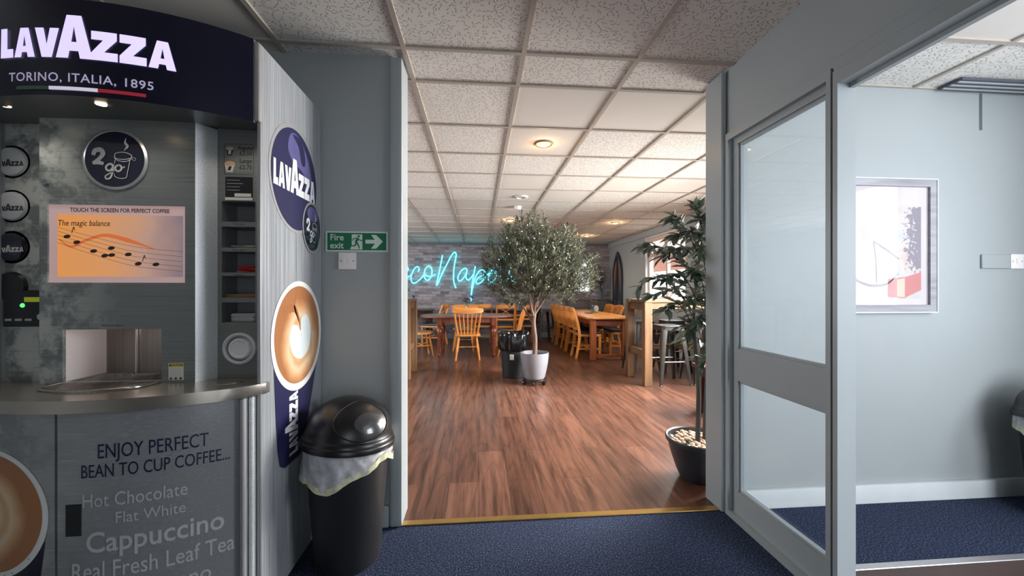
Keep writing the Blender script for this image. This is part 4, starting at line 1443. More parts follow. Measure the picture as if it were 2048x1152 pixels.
# ------------------------------------------------------------------ dome-lid swing bin
def dome_patch(mb, az, el, ra, re, rx, rz, z0, k, mi=0, n=28, rings=5, inner=0.0):
    def pt(f, a):
        A, E = az + ra * f * cos(a), el + re * f * sin(a)
        return (rx * k * cos(E) * cos(A), rx * k * cos(E) * sin(A), z0 + rz * k * sin(E))
    R = [[mb.bm.verts.new(pt(inner + (1 - inner) * (i + 1) / rings, 2 * pi * j / n)) for j in range(n)] for i in range(rings)]
    if inner == 0:
        c = mb.bm.verts.new(pt(0, 0))
        for j in range(n):
            mb.bm.faces.new((c, R[0][j], R[0][(j + 1) % n])).material_index = mi
    for i in range(rings - 1):
        for j in range(n):
            mb.bm.faces.new((R[i][j], R[i + 1][j], R[i + 1][(j + 1) % n], R[i][(j + 1) % n])).material_index = mi


m_recess = simple('shiny_black_recess', (60, 60, 62), 0.18, var=0.05, coat=0.5)


def make_swing_bin(label, loc, rz, tilt):
    r = thing('swing_bin', label, 'bin', loc, rz)
    MB().lathe([(0.0, 0.004), (0.128, 0.0), (0.138, 0.006), (0.140, 0.02), (0.176, 0.50), (0.184, 0.545), (0.176, 0.545), (0.168, 0.50), (0.132, 0.02), (0.0, 0.02)], 48).build('body', m_black_matte, r)
    # liner skirt turned down over the rim
    def skirt(z_hi, lo_fn, mat, nm, kx):
        mb = MB()
        n, m = 96, 9
        rows = []
        for i in range(m + 1):
            row = []
            for j in range(n):
                a = 2 * pi * j / n
                zl = lo_fn(a)
                z = z_hi + (zl - z_hi) * i / m
                wr = noise.noise(Vector((cos(a) * 5, sin(a) * 5, z * 14))) * 0.011 + sin(a * 23 + 3 * z * 30) * 0.002
                rr = 0.182 + kx + 0.020 * (i / m) * (1 - 0.35 * i / m) + wr * (0.3 + i / m)
                row.append(mb.bm.verts.new((rr * cos(a), rr * sin(a), z)))
            rows.append(row)
        for A, B in zip(rows, rows[1:]):
            for j in range(n):
                mb.bm.faces.new((A[j], A[(j + 1) % n], B[(j + 1) % n], B[j]))
        return mb.build(nm, mat, r, angle=60)
    low = lambda a: 0.452 - 0.055 * max(0, cos(a + 2.35)) - 0.018 * sin(3 * a) - 0.010 * sin(7 * a + 1)
    ln = skirt(0.552, low, m_liner, 'liner', 0.0)
    mb = MB()
    n = 96
    ra, rb = [], []
    for j in range(n):
        a = 2 * pi * j / n
        z = low(a)
        wr = noise.noise(Vector((cos(a) * 5, sin(a) * 5, z * 14))) * 0.011 + sin(a * 23 + 3 * z * 30) * 0.002
        for L, dz in ((ra, 0.026), (rb, -0.001)):
            rr = 0.1965 + wr * 1.2 - (0.001 if dz > 0 else 0)
            L.append(mb.bm.verts.new((rr * cos(a), rr * sin(a), z + dz)))
    for j in range(n):
        mb.bm.faces.new((ra[j], ra[(j + 1) % n], rb[(j + 1) % n], rb[j]))
    mb.build('liner_hem', m_liner_band, ln, angle=60)
    # tilted lid: its own pivot keeps the parts together
    T = Matrix.Translation((0, 0, 0.54)) @ Matrix.Rotation(tilt[1], 4, Vector((cos(tilt[0]), sin(tilt[0]), 0))) @ Matrix.Translation((0, 0, -0.54))
    def fin(mb, nm, mt, par):
        bmesh.ops.transform(mb.bm, matrix=T, verts=mb.bm.verts)
        return mb.build(nm, mt, par, angle=50)
    prof = [(0.196, 0.528), (0.203, 0.530), (0.204, 0.548), (0.200, 0.556), (0.196, 0.558), (0.194, 0.572), (0.188, 0.576)]
    for i in range(13):
        e = pi / 2 * i / 12
        prof.append((0.186 * cos(e) if i < 12 else 0.0, 0.578 + 0.158 * sin(e)))
    lid = fin(MB().lathe(prof, 56), 'lid', m_black_plastic, r)
    mb = MB()
    dome_patch(mb, -0.95, 0.62, 0.74, 0.55, 0.186, 0.158, 0.578, 1.022)
    dome_patch(mb, -0.95, 0.62, 0.79, 0.59, 0.186, 0.158, 0.578, 1.004, 0, 28, 2, 0.90)
    fin(mb, 'swing_flap', m_black_plastic, lid)
    mb = MB()
    pts = []
    for j in range(40):
        a = 2 * pi * j / 40
        A, E = -0.95 + 0.77 * cos(a), 0.62 + 0.57 * sin(a)
        pts.append((0.186 * 1.018 * cos(E) * cos(A), 0.186 * 1.018 * cos(E) * sin(A), 0.578 + 0.158 * 1.018 * sin(E)))
    mb.tube(pts, 0.0035, 6, closed=True)
    fin(mb, 'flap_rim', m_black_plastic, lid)
    mb = MB()
    dome_patch(mb, -0.80, 0.50, 0.40, 0.27, 0.186, 0.158, 0.578, 1.034)
    fin(mb, 'push_plate', m_recess, lid)
    return r


b1 = make_swing_bin('black dome-lid swing bin with white liner standing against the coffee machine', (-0.595, 1.842, 0), 0.0, (radians(120), radians(6)))
b2 = copy_tree(b1)
b2.location = (3.115, 1.80, 0)
b2.rotation_euler = (0, 0, 0.4)
b2['label'] = 'dome-lid swing bin half cut off at the right edge of the photo'

# ------------------------------------------------------------------ fire exit sign, switches, picture
sg = thing('fire_exit_sign', 'green and white fire exit sign above the light switch on the grey wall', 'sign', (-0.625, WY0, 1.472))
MB().box((-0.155, -0.004, -0.052), (0.155, 0.0, 0.052)).build('board', m_glow_white, sg, smooth=False)
MB().box((-0.147, -0.0046, -0.0445), (0.147, -0.0035, 0.0445)).build('green_field', m_green, sg, smooth=False)
f2 = lambda a, b: (a, -0.0056, b)
MB().flat(lettering('Fire', 0.044, 1.0, 0.0008, 'LEFT'), lambda a, b: (-0.134 + a, -0.0056, 0.006 + b)).build('sign_lettering', m_glow_white, sg, smooth=False)
MB().flat(lettering('exit', 0.044, 1.0, 0.0008, 'LEFT'), lambda a, b: (-0.134 + a, -0.0056, -0.035 + b)).build('sign_lettering', m_glow_white, sg, smooth=False)
MB().flat(outline([[(-0.026, -0.041), (0.027, -0.041), (0.027, 0.037), (-0.026, 0.037), (-0.026, -0.020), (-0.034, -0.041)]]), f2).build('doorway_symbol', m_glow_white, sg, smooth=False)
f3 = lambda a, b: (a, -0.0064, b)
mb = MB()
mb.flat(outline([ell(0.009, 0.027, 0.0062, 0.0062, 20)]), lambda a, b: (a, -0.0062 - 1 * 0.00006, b))
mb.flat(stroke([(0.006, 0.018), (0.001, 0.008), (-0.006, -0.004)], [0.012, 0.013, 0.011]), lambda a, b: (a, -0.0062 - 2 * 0.00006, b))
mb.flat(stroke([(0.004, 0.017), (-0.008, 0.017), (-0.016, 0.014), (-0.021, 0.004)], 0.0048), lambda a, b: (a, -0.0062 - 3 * 0.00006, b))
mb.flat(stroke([(0.006, 0.016), (0.014, 0.008), (0.026, 0.004)], 0.0046), lambda a, b: (a, -0.0062 - 4 * 0.00006, b))
mb.flat(stroke([(-0.004, -0.004), (-0.009, -0.020), (-0.022, -0.022), (-0.031, -0.020)], [0.008, 0.007, 0.006, 0.004]), lambda a, b: (a, -0.0062 - 5 * 0.00006, b))
mb.flat(stroke([(-0.003, -0.004), (0.006, -0.016), (0.013, -0.036)], [0.008, 0.007, 0.005]), lambda a, b: (a, -0.0062 - 6 * 0.00006, b))
mb.build('running_figure_symbol', m_green, sg, smooth=False)
MB().flat(outline([[(0.042, -0.010), (0.090, -0.010), (0.070, -0.036), (0.096, -0.036), (0.130, 0.001), (0.096, 0.035), (0.070, 0.035), (0.090, 0.010), (0.042, 0.010)]]), f2).build('arrow_symbol', m_glow_white, sg, smooth=False)


def make_switch(label, loc, gangs):
    r = thing('light_switch', label, 'light switch', loc)
    MB().box((-0.043, -0.011, -0.043), (0.043, 0.0, 0.043), 0.003, seg=2).build('plate', m_white_plastic, r)
    for x in ([-0.010, 0.010] if gangs == 2 else [0.0]):
        mb = MB()
        mb.prism([(-0.016, -0.003), (-0.016, 0.003), (0.016, 0.001), (0.016, -0.001)], -0.0075, 0.0075, mat=Matrix.Translation((x, -0.0125, 0)) @ Matrix.Rotation(pi / 2, 4, 'Y'))
        mb.build('rocker', m_white_plastic, r, smooth=False)
    for x in (-0.031, 0.031):
        MB().lathe([(0, 0.0005), (0.003, 0.0005), (0.0032, 0)], 12, mat=Matrix.Translation((x, -0.0112, 0)) @ Matrix.Rotation(pi / 2, 4, 'X')).build('screw', m_grey_slot, r)
    return r


make_switch('white two-gang light switch under the fire exit sign', (-0.672, WY0, 1.372), 2)
p = at_y(2031, 523, WY0)
make_switch('white single light switch on the lobby wall beside the framed picture', (p.x, WY0 + 0.002, p.z), 1)
x = at_y(1961, 523, WY0).x
ch = MB()
ch.box((x, WY0 - 0.009, p.z - 0.043), (p.x - 0.045, WY0 + 0.002, p.z + 0.040), 0.003)
tag(ch.build('blanking_plate', m_wall, smooth=False), 'wall-coloured blanked box left of the lobby light switch', 'blanking plate')
x = at_y(1961, 220, WY0).x
tag(MB().box((x - 0.004, WY0 - 0.012, 2.17), (x + 0.004, WY0 + 0.002, LH - 0.02), 0.001).build('cable_trunking', m_wall, smooth=False), 'thin painted cable trunking running down from the lobby ceiling', 'trunking')
tag(MB().box((2.66, 1.935, LH - 0.02), (XR - 0.01, 2.05, LH - 0.006)).build('ceiling_vent', simple('dark_vent', (78, 80, 92), 0.5), smooth=False), 'dark slatted vent strip at the edge of the lobby ceiling', 'vent')
vent = bpy.data.objects['ceiling_vent']
for k in range(3):
    MB().box((2.66, 1.95 + 0.036 * k, LH - 0.026), (XR - 0.01, 1.962 + 0.036 * k, LH - 0.018), 0.002).build('slat', m_gloss_paint, vent, smooth=False)

# framed print in the lobby
a = at_y(1640, 357, WY0 - 0.02)
c = at_y(1872, 624, WY0 - 0.02)
fx1 = c.x
fz0, fz1 = c.z, at_y(1872, 360, WY0 - 0.02).z
fx0 = fx1 - 0.62
pf = thing('framed_picture', 'pale washed-out print in a weathered grey frame on the lobby wall', 'picture', (0, 0, 0))
fw = 0.042
m_frame = wood('weathered_grey_frame', (126, 126, 132), (170, 170, 176), 0.5, 0, 20)
mb = MB()
mb.holed((0, WY0 - 0.026, 0), (1, 0, 0), (0, 0, 1), (0, -1, 0), (fx0, fx1), (fz0, fz1), [(fx0 + fw, fx1 - fw, fz0 + fw, fz1 - fw)], 0.026)
mb.build('frame', m_frame, pf, smooth=False)
mb = MB()
e = 0.004
mb.holed((0, WY0 - 0.030, 0), (1, 0, 0), (0, 0, 1), (0, -1, 0), (fx0 - e, fx1 + e), (fz0 - e, fz1 + e), [(fx0 + 0.002, fx1 - 0.002, fz0 + 0.002, fz1 - 0.002)], 0.030)
mb.build('frame_lip', m_white_paint, pf, smooth=False)
MB().box((fx0 + fw - 0.004, WY0 - 0.012, fz0 + fw - 0.004), (fx1 - fw + 0.004, WY0 - 0.004, fz1 - fw + 0.004)).build('mount', simple('mount_card', (200, 192, 194), 0.6), pf, smooth=False)
px0, px1, pz0, pz1 = fx0 + fw + 0.05, fx1 - fw - 0.045, fz0 + fw + 0.035, fz1 - fw - 0.115
t = NT('washed_print')
f = t.noise(t.coords(), 9, 6, 0.7)
wash = t.ramp(f, [(0.3, lin((184, 164, 156))), (0.5, lin((198, 190, 186))), (0.7, lin((180, 184, 196)))])
tc = t.n('ShaderNodeTexCoord')
sp = t.n('ShaderNodeSeparateXYZ')
t.l(tc.outputs['Object'], sp.inputs[0])
blot = t.noise(t.coords((1, 1, 1)), 58, 3, 0.6)
edge = t.math('MULTIPLY', t.math('SUBTRACT', sp.outputs[0], px1 - 0.085), 3.2)      # foliage crowds towards the right-hand margin
low = t.math('MULTIPLY', t.math('SUBTRACT', sp.outputs[2], pz0 + 0.20), 4.0)
low = t.math('MINIMUM', low, 0.0)
top_ = t.math('MINIMUM', t.math('MULTIPLY', t.math('SUBTRACT', pz1 - 0.03, sp.outputs[2]), 4.0), 0.0)
fm = t.math('ADD', t.math('ADD', blot, edge), t.math('ADD', low, top_))
fm = t.ramp(fm, [(0.50, (0, 0, 0, 1)), (0.56, (1, 1, 1, 1))])
t.l(t.mix(t.math('MULTIPLY', fm, 0.85), wash, lin((112, 106, 122))), t.b.inputs['Base Color'])
pr = MB().box((px0, WY0 - 0.0128, pz0), (px1, WY0 - 0.010, pz1)).build('print', t.m, pf, smooth=False)
fp_ = lambda a, b: (a, WY0 - 0.0136, b)
m_pr_plum = simple('plum_grey_ink', (136, 130, 146), 0.7, var=0.15, vscale=30)
m_pr_red = simple('faded_red_ink', (196, 128, 128), 0.7)
m_pr_peach = simple('peach_ink', (226, 190, 174), 0.7)
m_pr_grey = simple('pencil_ink', (160, 154, 160), 0.7)
MB().flat(outline([[(px1 - 0.21, pz0 + 0.01), (px1 - 0.105, pz0 + 0.005), (px1, pz0 + 0.05), (px1, pz0 + 0.155), (px1 - 0.105, pz0 + 0.125), (px1 - 0.21, pz0 + 0.115)]]), fp_).build('building_drawing', m_pr_red, pr, smooth=False)
MB().flat(outline([[(px1 - 0.155, pz0 + 0.012), (px1 - 0.105, pz0 + 0.01), (px1 - 0.105, pz0 + 0.12), (px1 - 0.155, pz0 + 0.112)]]), lambda a, b: (a, WY0 - 0.0142, b)).build('gable_drawing', m_pr_peach, pr, smooth=False)
mb = MB()
cx, cz = (px0 + px1) / 2 - 0.06, pz0 + 0.17
mb.flat(stroke([(cx - 0.17, cz + 0.06), (cx - 0.16, cz - 0.03), (cx - 0.06, cz - 0.09), (cx + 0.06, cz - 0.085), (cx + 0.14, cz - 0.02)], [0.003, 0.012, 0.015, 0.012, 0.004]), fp_)
mb.flat(stroke([(cx, cz - 0.08), (cx - 0.005, cz + 0.05), (cx - 0.02, cz + 0.16)], 0.004), fp_)
mb.flat(stroke([(cx - 0.02, cz + 0.16), (cx + 0.05, cz + 0.12), (cx + 0.14, cz + 0.06)], [0.004, 0.012, 0.006]), fp_)
mb.build('path_drawing', m_pr_grey, pr, smooth=False)
MB().box((fx0 + fw - 0.002, WY0 - 0.0185, fz0 + fw - 0.002), (fx1 - fw + 0.002, WY0 - 0.0165, fz1 - fw + 0.002)).build('pane', m_picture_glass, pf, smooth=False)

# ------------------------------------------------------------------ ceiling fittings
def make_downlight(loc, label, power):
    r = thing('ceiling_downlight', label, 'light', loc, 0, 'recessed ceiling lights')
    MB().lathe([(0.074, 0.0), (0.076, -0.005), (0.068, -0.012), (0.058, -0.008), (0.056, 0.004)], 36).build('trim_ring', m_brass_ring, r)
    MB().lathe([(0.0, -0.022), (0.030, -0.019), (0.050, -0.010), (0.057, 0.002)], 32).build('bulb', m_warm_lamp, r)
    lamp('bulb_light', 'SPOT', (0, 0, -0.035), power, (1.0, 0.80, 0.56), aim=(0, 0, -1), parent=r, cone=radians(140))
    lamp('bulb_glow', 'POINT', (0, 0, -0.06), power * 0.09, (1.0, 0.66, 0.36), parent=r, soft=0.03)
    return r


zc_ = H - 0.002
make_downlight((0.532, 3.19, zc_), 'lit warm ceiling downlight nearest the camera', 16)
make_downlight((0.543, 6.73, zc_), 'lit ceiling downlight just above the olive tree top', 26)
make_downlight((2.44, 6.82, zc_), 'lit ceiling downlight above the near end of the long pine table', 30)
make_downlight((2.39, 8.5, zc_), 'lit ceiling downlight furthest away near the brick wall', 30)
vt = MB().lathe([(0.0, -0.004), (0.05, -0.006), (0.06, -0.002), (0.062, -0.018), (0.085, -0.012), (0.088, 0.0)], 36, (0.55, 5.03, zc_)).build('round_ceiling_vent', m_label_white)
tag(vt, 'round dark-centred ceiling vent just before the smoke detector', 'vent')
sd = thing('smoke_detector', 'white domed smoke detector on the ceiling above the olive tree', 'smoke detector', (0.56, 5.62, zc_))
MB().lathe([(0.055, 0.0), (0.056, -0.014), (0.050, -0.018)], 32).build('base', m_white_plastic, sd)
MB().lathe([(0.048, -0.018), (0.046, -0.040), (0.036, -0.048), (0.0, -0.049)], 32).build('dome', m_white_plastic, sd)

# ------------------------------------------------------------------ neon sign on the far wall
ns = thing('neon_sign', 'cyan handwritten neon sign on the grey brick wall', 'neon sign')
NP = {
    'c1': [(112, 525), (122, 492), (98, 463), (60, 480), (22, 560), (32, 640), (80, 632), (140, 600), (172, 578)],
    'c2': [(266, 538), (281, 495), (255, 465), (212, 492), (175, 570), (160, 630), (175, 690), (213, 703), (270, 670), (330, 610), (352, 575)],
    'o1': [(352, 575), (370, 500), (412, 458), (452, 470), (468, 530), (455, 610), (408, 662), (364, 635), (352, 575), (382, 592), (432, 606), (480, 596), (518, 573)],
    'N': [(622, 297), (600, 410), (570, 560), (536, 712), (548, 722), (600, 600), (680, 440), (745, 315), (795, 254), (822, 280), (815, 340), (790, 480), (783, 600), (791, 700), (818, 776)],
    'a': [(985, 512), (956, 488), (908, 512), (862, 580), (846, 640), (872, 672), (922, 640), (965, 570), (985, 512), (966, 590), (976, 648), (1010, 655), (1050, 610), (1088, 555)],
    'p': [(1102, 458), (1082, 560), (1052, 760), (1040, 968)],
    'p2': [(1046, 850), (1075, 710), (1122, 580), (1180, 515), (1230, 522), (1240, 560), (1205, 590), (1150, 622), (1112, 682), (1135, 712), (1182, 695), (1235, 640)],
    'o2': [(1235, 640), (1300, 560), (1360, 512), (1412, 545), (1400, 630), (1340, 690), (1292, 650), (1310, 570), (1380, 560), (1440, 560)],
    'l': [(1440, 560), (1520, 440), (1545, 340), (1505, 320), (1470, 460), (1468, 620), (1510, 680), (1580, 610)],
    'i': [(1600, 520), (1580, 620), (1612, 690), (1680, 640)],
}
for nm, pts in NP.items():
    w3 = []
    for q in spline(pts, 6):
        pp = at_y(800 + q.x / 7.314, 470 + q.y / 7.314, YF - 0.045)
        w3.append(pp)
    MB().tube(w3, 0.0125, 8).build('neon_tube', m_neon, ns)

# ------------------------------------------------------------------ plants
def leaf(mb, base, d, up, L, W, mi=0, fold=0.18):
    d = d.normalized()
    s = d.cross(up)
    s = s.normalized() if s.length > 1e-4 else d.orthogonal().normalized()
    nrm = s.cross(d)
    P = []
    prof = [(0.0, 0.0), (0.22, 0.72), (0.50, 1.0), (0.78, 0.62), (1.0, 0.0)]
    mid = []
    for t, k in prof:
        c = base + d * (L * t) - nrm * (L * 0.16 * t * t)
        mid.append((c, k))
    v0 = mb.bm.verts.new(mid[0][0])
    v1 = mb.bm.verts.new(mid[-1][0])
    Ls = [mb.bm.verts.new(c + s * (W / 2 * k) + nrm * (W * fold * k)) for c, k in mid[1:-1]]
    Ms = [mb.bm.verts.new(c) for c, k in mid[1:-1]]
    Rs = [mb.bm.verts.new(c - s * (W / 2 * k) + nrm * (W * fold * k)) for c, k in mid[1:-1]]
    fs = [(v0, Ms[0], Ls[0]), (v0, Rs[0], Ms[0])]
    for i in range(2):
        fs += [(Ls[i], Ms[i], Ms[i + 1], Ls[i + 1]), (Ms[i], Rs[i], Rs[i + 1], Ms[i + 1])]
    fs += [(Ls[2], Ms[2], v1), (Ms[2], Rs[2], v1)]
    for f in fs:
        mb.bm.faces.new(f).material_index = mi


def small_leaf(mb, base, d, up, L, W):
    d = d.normalized()
    s = d.cross(up)
    s = s.normalized() if s.length > 1e-4 else d.orthogonal().normalized()
    n_ = s.cross(d)
    a = mb.bm.verts.new(base)
    b = mb.bm.verts.new(base + d * L * 0.5 + s * W / 2 + n_ * W * 0.12)
    c = mb.bm.verts.new(base + d * L - n_ * L * 0.08)
    e = mb.bm.verts.new(base + d * L * 0.5 - s * W / 2 + n_ * W * 0.12)
    mb.bm.faces.new((a, b, c))
    mb.bm.faces.new((a, c, e))


rt = random.Random(21)
OX, OY = 0.725, 5.06
cad = thing('plant_caddy', 'black wheeled plant caddy under the pale pot of the olive tree', 'plant stand', (OX, OY, 0))
mb = MB()
mb.tube([(0.15 * cos(2 * pi * j / 32), 0.15 * sin(2 * pi * j / 32), 0.062) for j in range(32)], 0.007, 8, closed=True)
for k in range(3):
    a_ = k * pi / 3
    mb.beam((-0.15 * cos(a_), -0.15 * sin(a_), 0.060), (0.15 * cos(a_), 0.15 * sin(a_), 0.060), 0.012, 0.006)
mb.build('ring', m_black_plastic, cad)
for k in range(6):
    a_ = k * pi / 3 + 0.25
    c_ = Vector((0.15 * cos(a_), 0.15 * sin(a_), 0.026))
    m4 = Matrix.Translation(c_) @ Matrix.Rotation(a_ + 0.5, 4, 'Z') @ Matrix.Rotation(pi / 2, 4, 'X')
    wb = MB()
    wb.lathe([(0.0, -0.012), (0.018, -0.012), (0.0255, -0.008), (0.0255, 0.008), (0.018, 0.012), (0.0, 0.012)], 20, mat=m4)
    wb.box((c_.x - 0.006, c_.y - 0.006, 0.045), (c_.x + 0.006, c_.y + 0.006, 0.062))
    wb.build('caster', m_black_plastic, cad)

ot = thing('olive_tree', 'bushy artificial olive tree in a pale grey pot in the middle of the wooden floor', 'potted tree', (OX, OY, 0.066))
MB().lathe([(0.0, 0.0), (0.115, 0.0), (0.130, 0.012), (0.152, 0.09), (0.176, 0.22), (0.184, 0.30), (0.184, 0.342), (0.172, 0.342), (0.170, 0.29), (0.0, 0.29)], 48).build('pot', m_pot_white, ot)
MB().lathe([(0.0, 0.298), (0.08, 0.302), (0.171, 0.292)], 32).build('soil', m_soil, ot)
tk = MB()
tk.tube(spline([(0.0, 0, 0.28), (0.008, 0.01, 0.50), (-0.012, 0.0, 0.72), (0.0, 0.0, 0.86), (0.01, 0.01, 1.05)], 6), [0.033 - 0.012 * i / 24 for i in range(25)], 12)
trunk = tk.build('trunk', m_bark, ot)
crown = [((0.05, 0.0, 1.44), (0.60, 0.55, 0.40)), ((-0.30, 0.0, 1.50), (0.42, 0.42, 0.42)), ((-0.02, 0.0, 1.84), (0.34, 0.34, 0.33)), ((0.36, 0.05, 1.62), (0.34, 0.38, 0.40)), ((0.62, 0.0, 1.38), (0.24, 0.32, 0.26)), ((-0.18, 0.05, 1.76), (0.36, 0.36, 0.34)), ((-0.48, 0.0, 1.30), (0.24, 0.30, 0.24)), ((0.0, 0.1, 2.02), (0.16, 0.16, 0.15)), ((-0.22, 0.0, 1.14), (0.42, 0.42, 0.18)), ((0.36, 0.0, 1.20), (0.42, 0.42, 0.20)), ((0.66, 0.0, 1.50), (0.20, 0.28, 0.20))]
boughs = [((-0.01, 0, 0.70), (-0.10, 0.03, 0.86), (-0.22, 0.05, 1.06), (-0.42, 0.08, 1.38)), ((0.0, 0, 0.84), (0.10, -0.02, 1.0), (0.26, -0.04, 1.22), (0.50, -0.02, 1.46)), ((0.0, 0.01, 0.9), (0.02, 0.06, 1.15), (0.0, 0.08, 1.5), (-0.02, 0.04, 1.92)),
          ((-0.01, 0, 0.80), (-0.07, -0.08, 1.0), (-0.12, -0.2, 1.3), (-0.16, -0.25, 1.6)), ((0.01, 0, 0.88), (0.08, 0.1, 1.1), (0.2, 0.2, 1.4), (0.3, 0.22, 1.7)), ((0.0, 0, 0.95), (0.06, -0.1, 1.15), (0.16, -0.25, 1.35), (0.2, -0.34, 1.5))]
for bz_ in boughs:
    MB().tube(spline(bz_, 5), [0.019 - 0.014 * i / 15 for i in range(16)], 8).build('bough', m_bark, trunk)
fol = MB()
tw = MB()
nt = 1050
wts = [c_[1][0] * c_[1][1] * c_[1][2] for c_ in crown]
for k in range(nt):
    (cx, cy, cz), (ax, ay, az) = rt.choices(crown, wts)[0]
    while True:
        v = Vector((rt.uniform(-1, 1), rt.uniform(-1, 1), rt.uniform(-1, 1)))
        if 0.18 < v.length < 1:
            break
    if v.length < 0.5 and rt.random() < 0.5:
        v = v.normalized() * rt.uniform(0.6, 1.0)
    p0 = Vector((cx + v.x * ax, cy + v.y * ay, cz + v.z * az))
    out = (p0 - Vector((0.03, 0, 1.10))).normalized()
    d = (out + Vector((rt.uniform(-0.6, 0.6), rt.uniform(-0.6, 0.6), rt.uniform(-0.2, 0.75)))).normalized()
    Lt = rt.uniform(0.10, 0.19)
    st = p0 - d * Lt * 0.7
    tw.tube([st, st + d * Lt * 0.5 + Vector((0, 0, 0.004)), st + d * Lt], 0.0014, 4, caps=False)
    for i in range(16):
        b_ = st + d * (Lt * (0.15 + 0.87 * i / 16))
        sd_ = d.orthogonal().normalized()
        sd_.rotate(Matrix.Rotation(i * 2.2 + k, 3, d))
        dd = (d * 0.75 + sd_ * rt.uniform(0.55, 0.95)).normalized()
        small_leaf(fol, b_, dd, Vector((rt.uniform(-0.6, 0.6), rt.uniform(-0.6, 0.6), 1)), rt.uniform(0.042, 0.066), rt.uniform(0.012, 0.018))
fo = fol.build('foliage', m_olive_leaf, ot, smooth=False)
tw.build('twigs', m_bark, trunk)
# string of tiny lights through the crown with its battery box
fl = thing('fairy_lights', 'string of tiny white lights wound through the olive tree', 'string lights', (OX, OY, 0.066))
pts = []
for k in range(70):
    a_ = k * 0.72
    hgt = 1.12 + 0.88 * k / 69
    rad = 0.52 * sqrt(max(0.05, 1 - ((hgt - 1.45) / 0.62) ** 2)) * (0.9 + 0.1 * sin(k * 1.7))
    pts.append(Vector((rad * cos(a_), rad * sin(a_) * 0.85, hgt + 0.03 * sin(k * 2.3))))
MB().tube(spline(pts, 4), 0.0012, 4).build('wire', m_black_plastic, fl)
m_fairy = make_emit('tiny_white_bulb', (235, 245, 255), 1.6)
b0 = MB().lathe([(0, -0.007), (0.0055, -0.003), (0.006, 0.002), (0.003, 0.007), (0, 0.008)], 8).build('bulb', m_fairy, fl)
b0.location = pts[0]
for q in pts[1:]:
    c_ = b0.copy()
    COL.objects.link(c_)
    c_.parent = fl
    c_.location = q
bbx = thing('battery_box', 'small black battery box hanging at the fork of the olive tree', 'battery box', (OX - 0.20, OY - 0.14, 1.00))
MB().box((-0.034, -0.016, -0.046), (0.034, 0.016, 0.046), 0.006, mat=Matrix.Rotation(0.25, 4, 'Y')).build('case', m_black_plastic, bbx)
MB().tube([(0.008, 0, 0.044), (0.05, 0.03, 0.09), (0.10, 0.10, 0.10)], 0.003, 6).build('cable', m_black_plastic, bbx)

# leafy plant by the right-hand opening
FX, FYp = 1.425, 2.43
fb = thing('leafy_plant', 'tall dark broad-leaved plant in a charcoal pot of pebbles by the right opening post', 'potted plant', (FX, FYp, 0))
FYp += 0.0
pot = MB().lathe([(0.0, 0.0), (0.105, 0.0), (0.115, 0.012), (0.138, 0.06), (0.170, 0.16), (0.186, 0.225), (0.190, 0.232), (0.192, 0.236), (0.200, 0.240), (0.203, 0.262), (0.196, 0.268), (0.188, 0.262), (0.182, 0.225), (0.0, 0.215)], 48).build('pot', m_pot_dark, fb)
rp = random.Random(5)
pm = []
for k in range(3):
    bmn = MB()
    bmesh.ops.create_icosphere(bmn.bm, subdivisions=2, radius=1.0)
    for v in bmn.bm.verts:
        q = noise.noise(v.co * 1.1 + Vector((k * 7, 0, 0)))
        v.co *= 1 + 0.22 * q
        v.co.z *= 0.62
        v.co.x *= 1.2
    pm.append(bmn.build('pebble', m_pebble[k], pot))
cnt = 0
ps = []
while cnt < 96:
    a_, rr = rp.uniform(0, 2 * pi), 0.168 * sqrt(rp.random())
    x, y = rr * cos(a_), rr * sin(a_)
    if any((x - q[0]) ** 2 + (y - q[1]) ** 2 < 0.017 ** 2 for q in ps) and rp.random() < 0.92:
        continue
    ps.append((x, y))
    o = pm[cnt] if cnt < 3 else pm[cnt % 3].copy()
    if cnt >= 3:
        COL.objects.link(o)
        o.parent = pot
    s_ = rp.uniform(0.011, 0.018)
    o.scale = (s_, s_, s_)
    o.rotation_euler = (rp.uniform(-0.5, 0.5), rp.uniform(-0.5, 0.5), rp.uniform(0, 6.28))
    o.location = (x, y, 0.235 + rp.uniform(-0.004, 0.010))
    cnt += 1
LOC = Vector((FX, FYp, 0))


def pxl(u, v, Y):
    return at_y(u, v, Y) - LOC


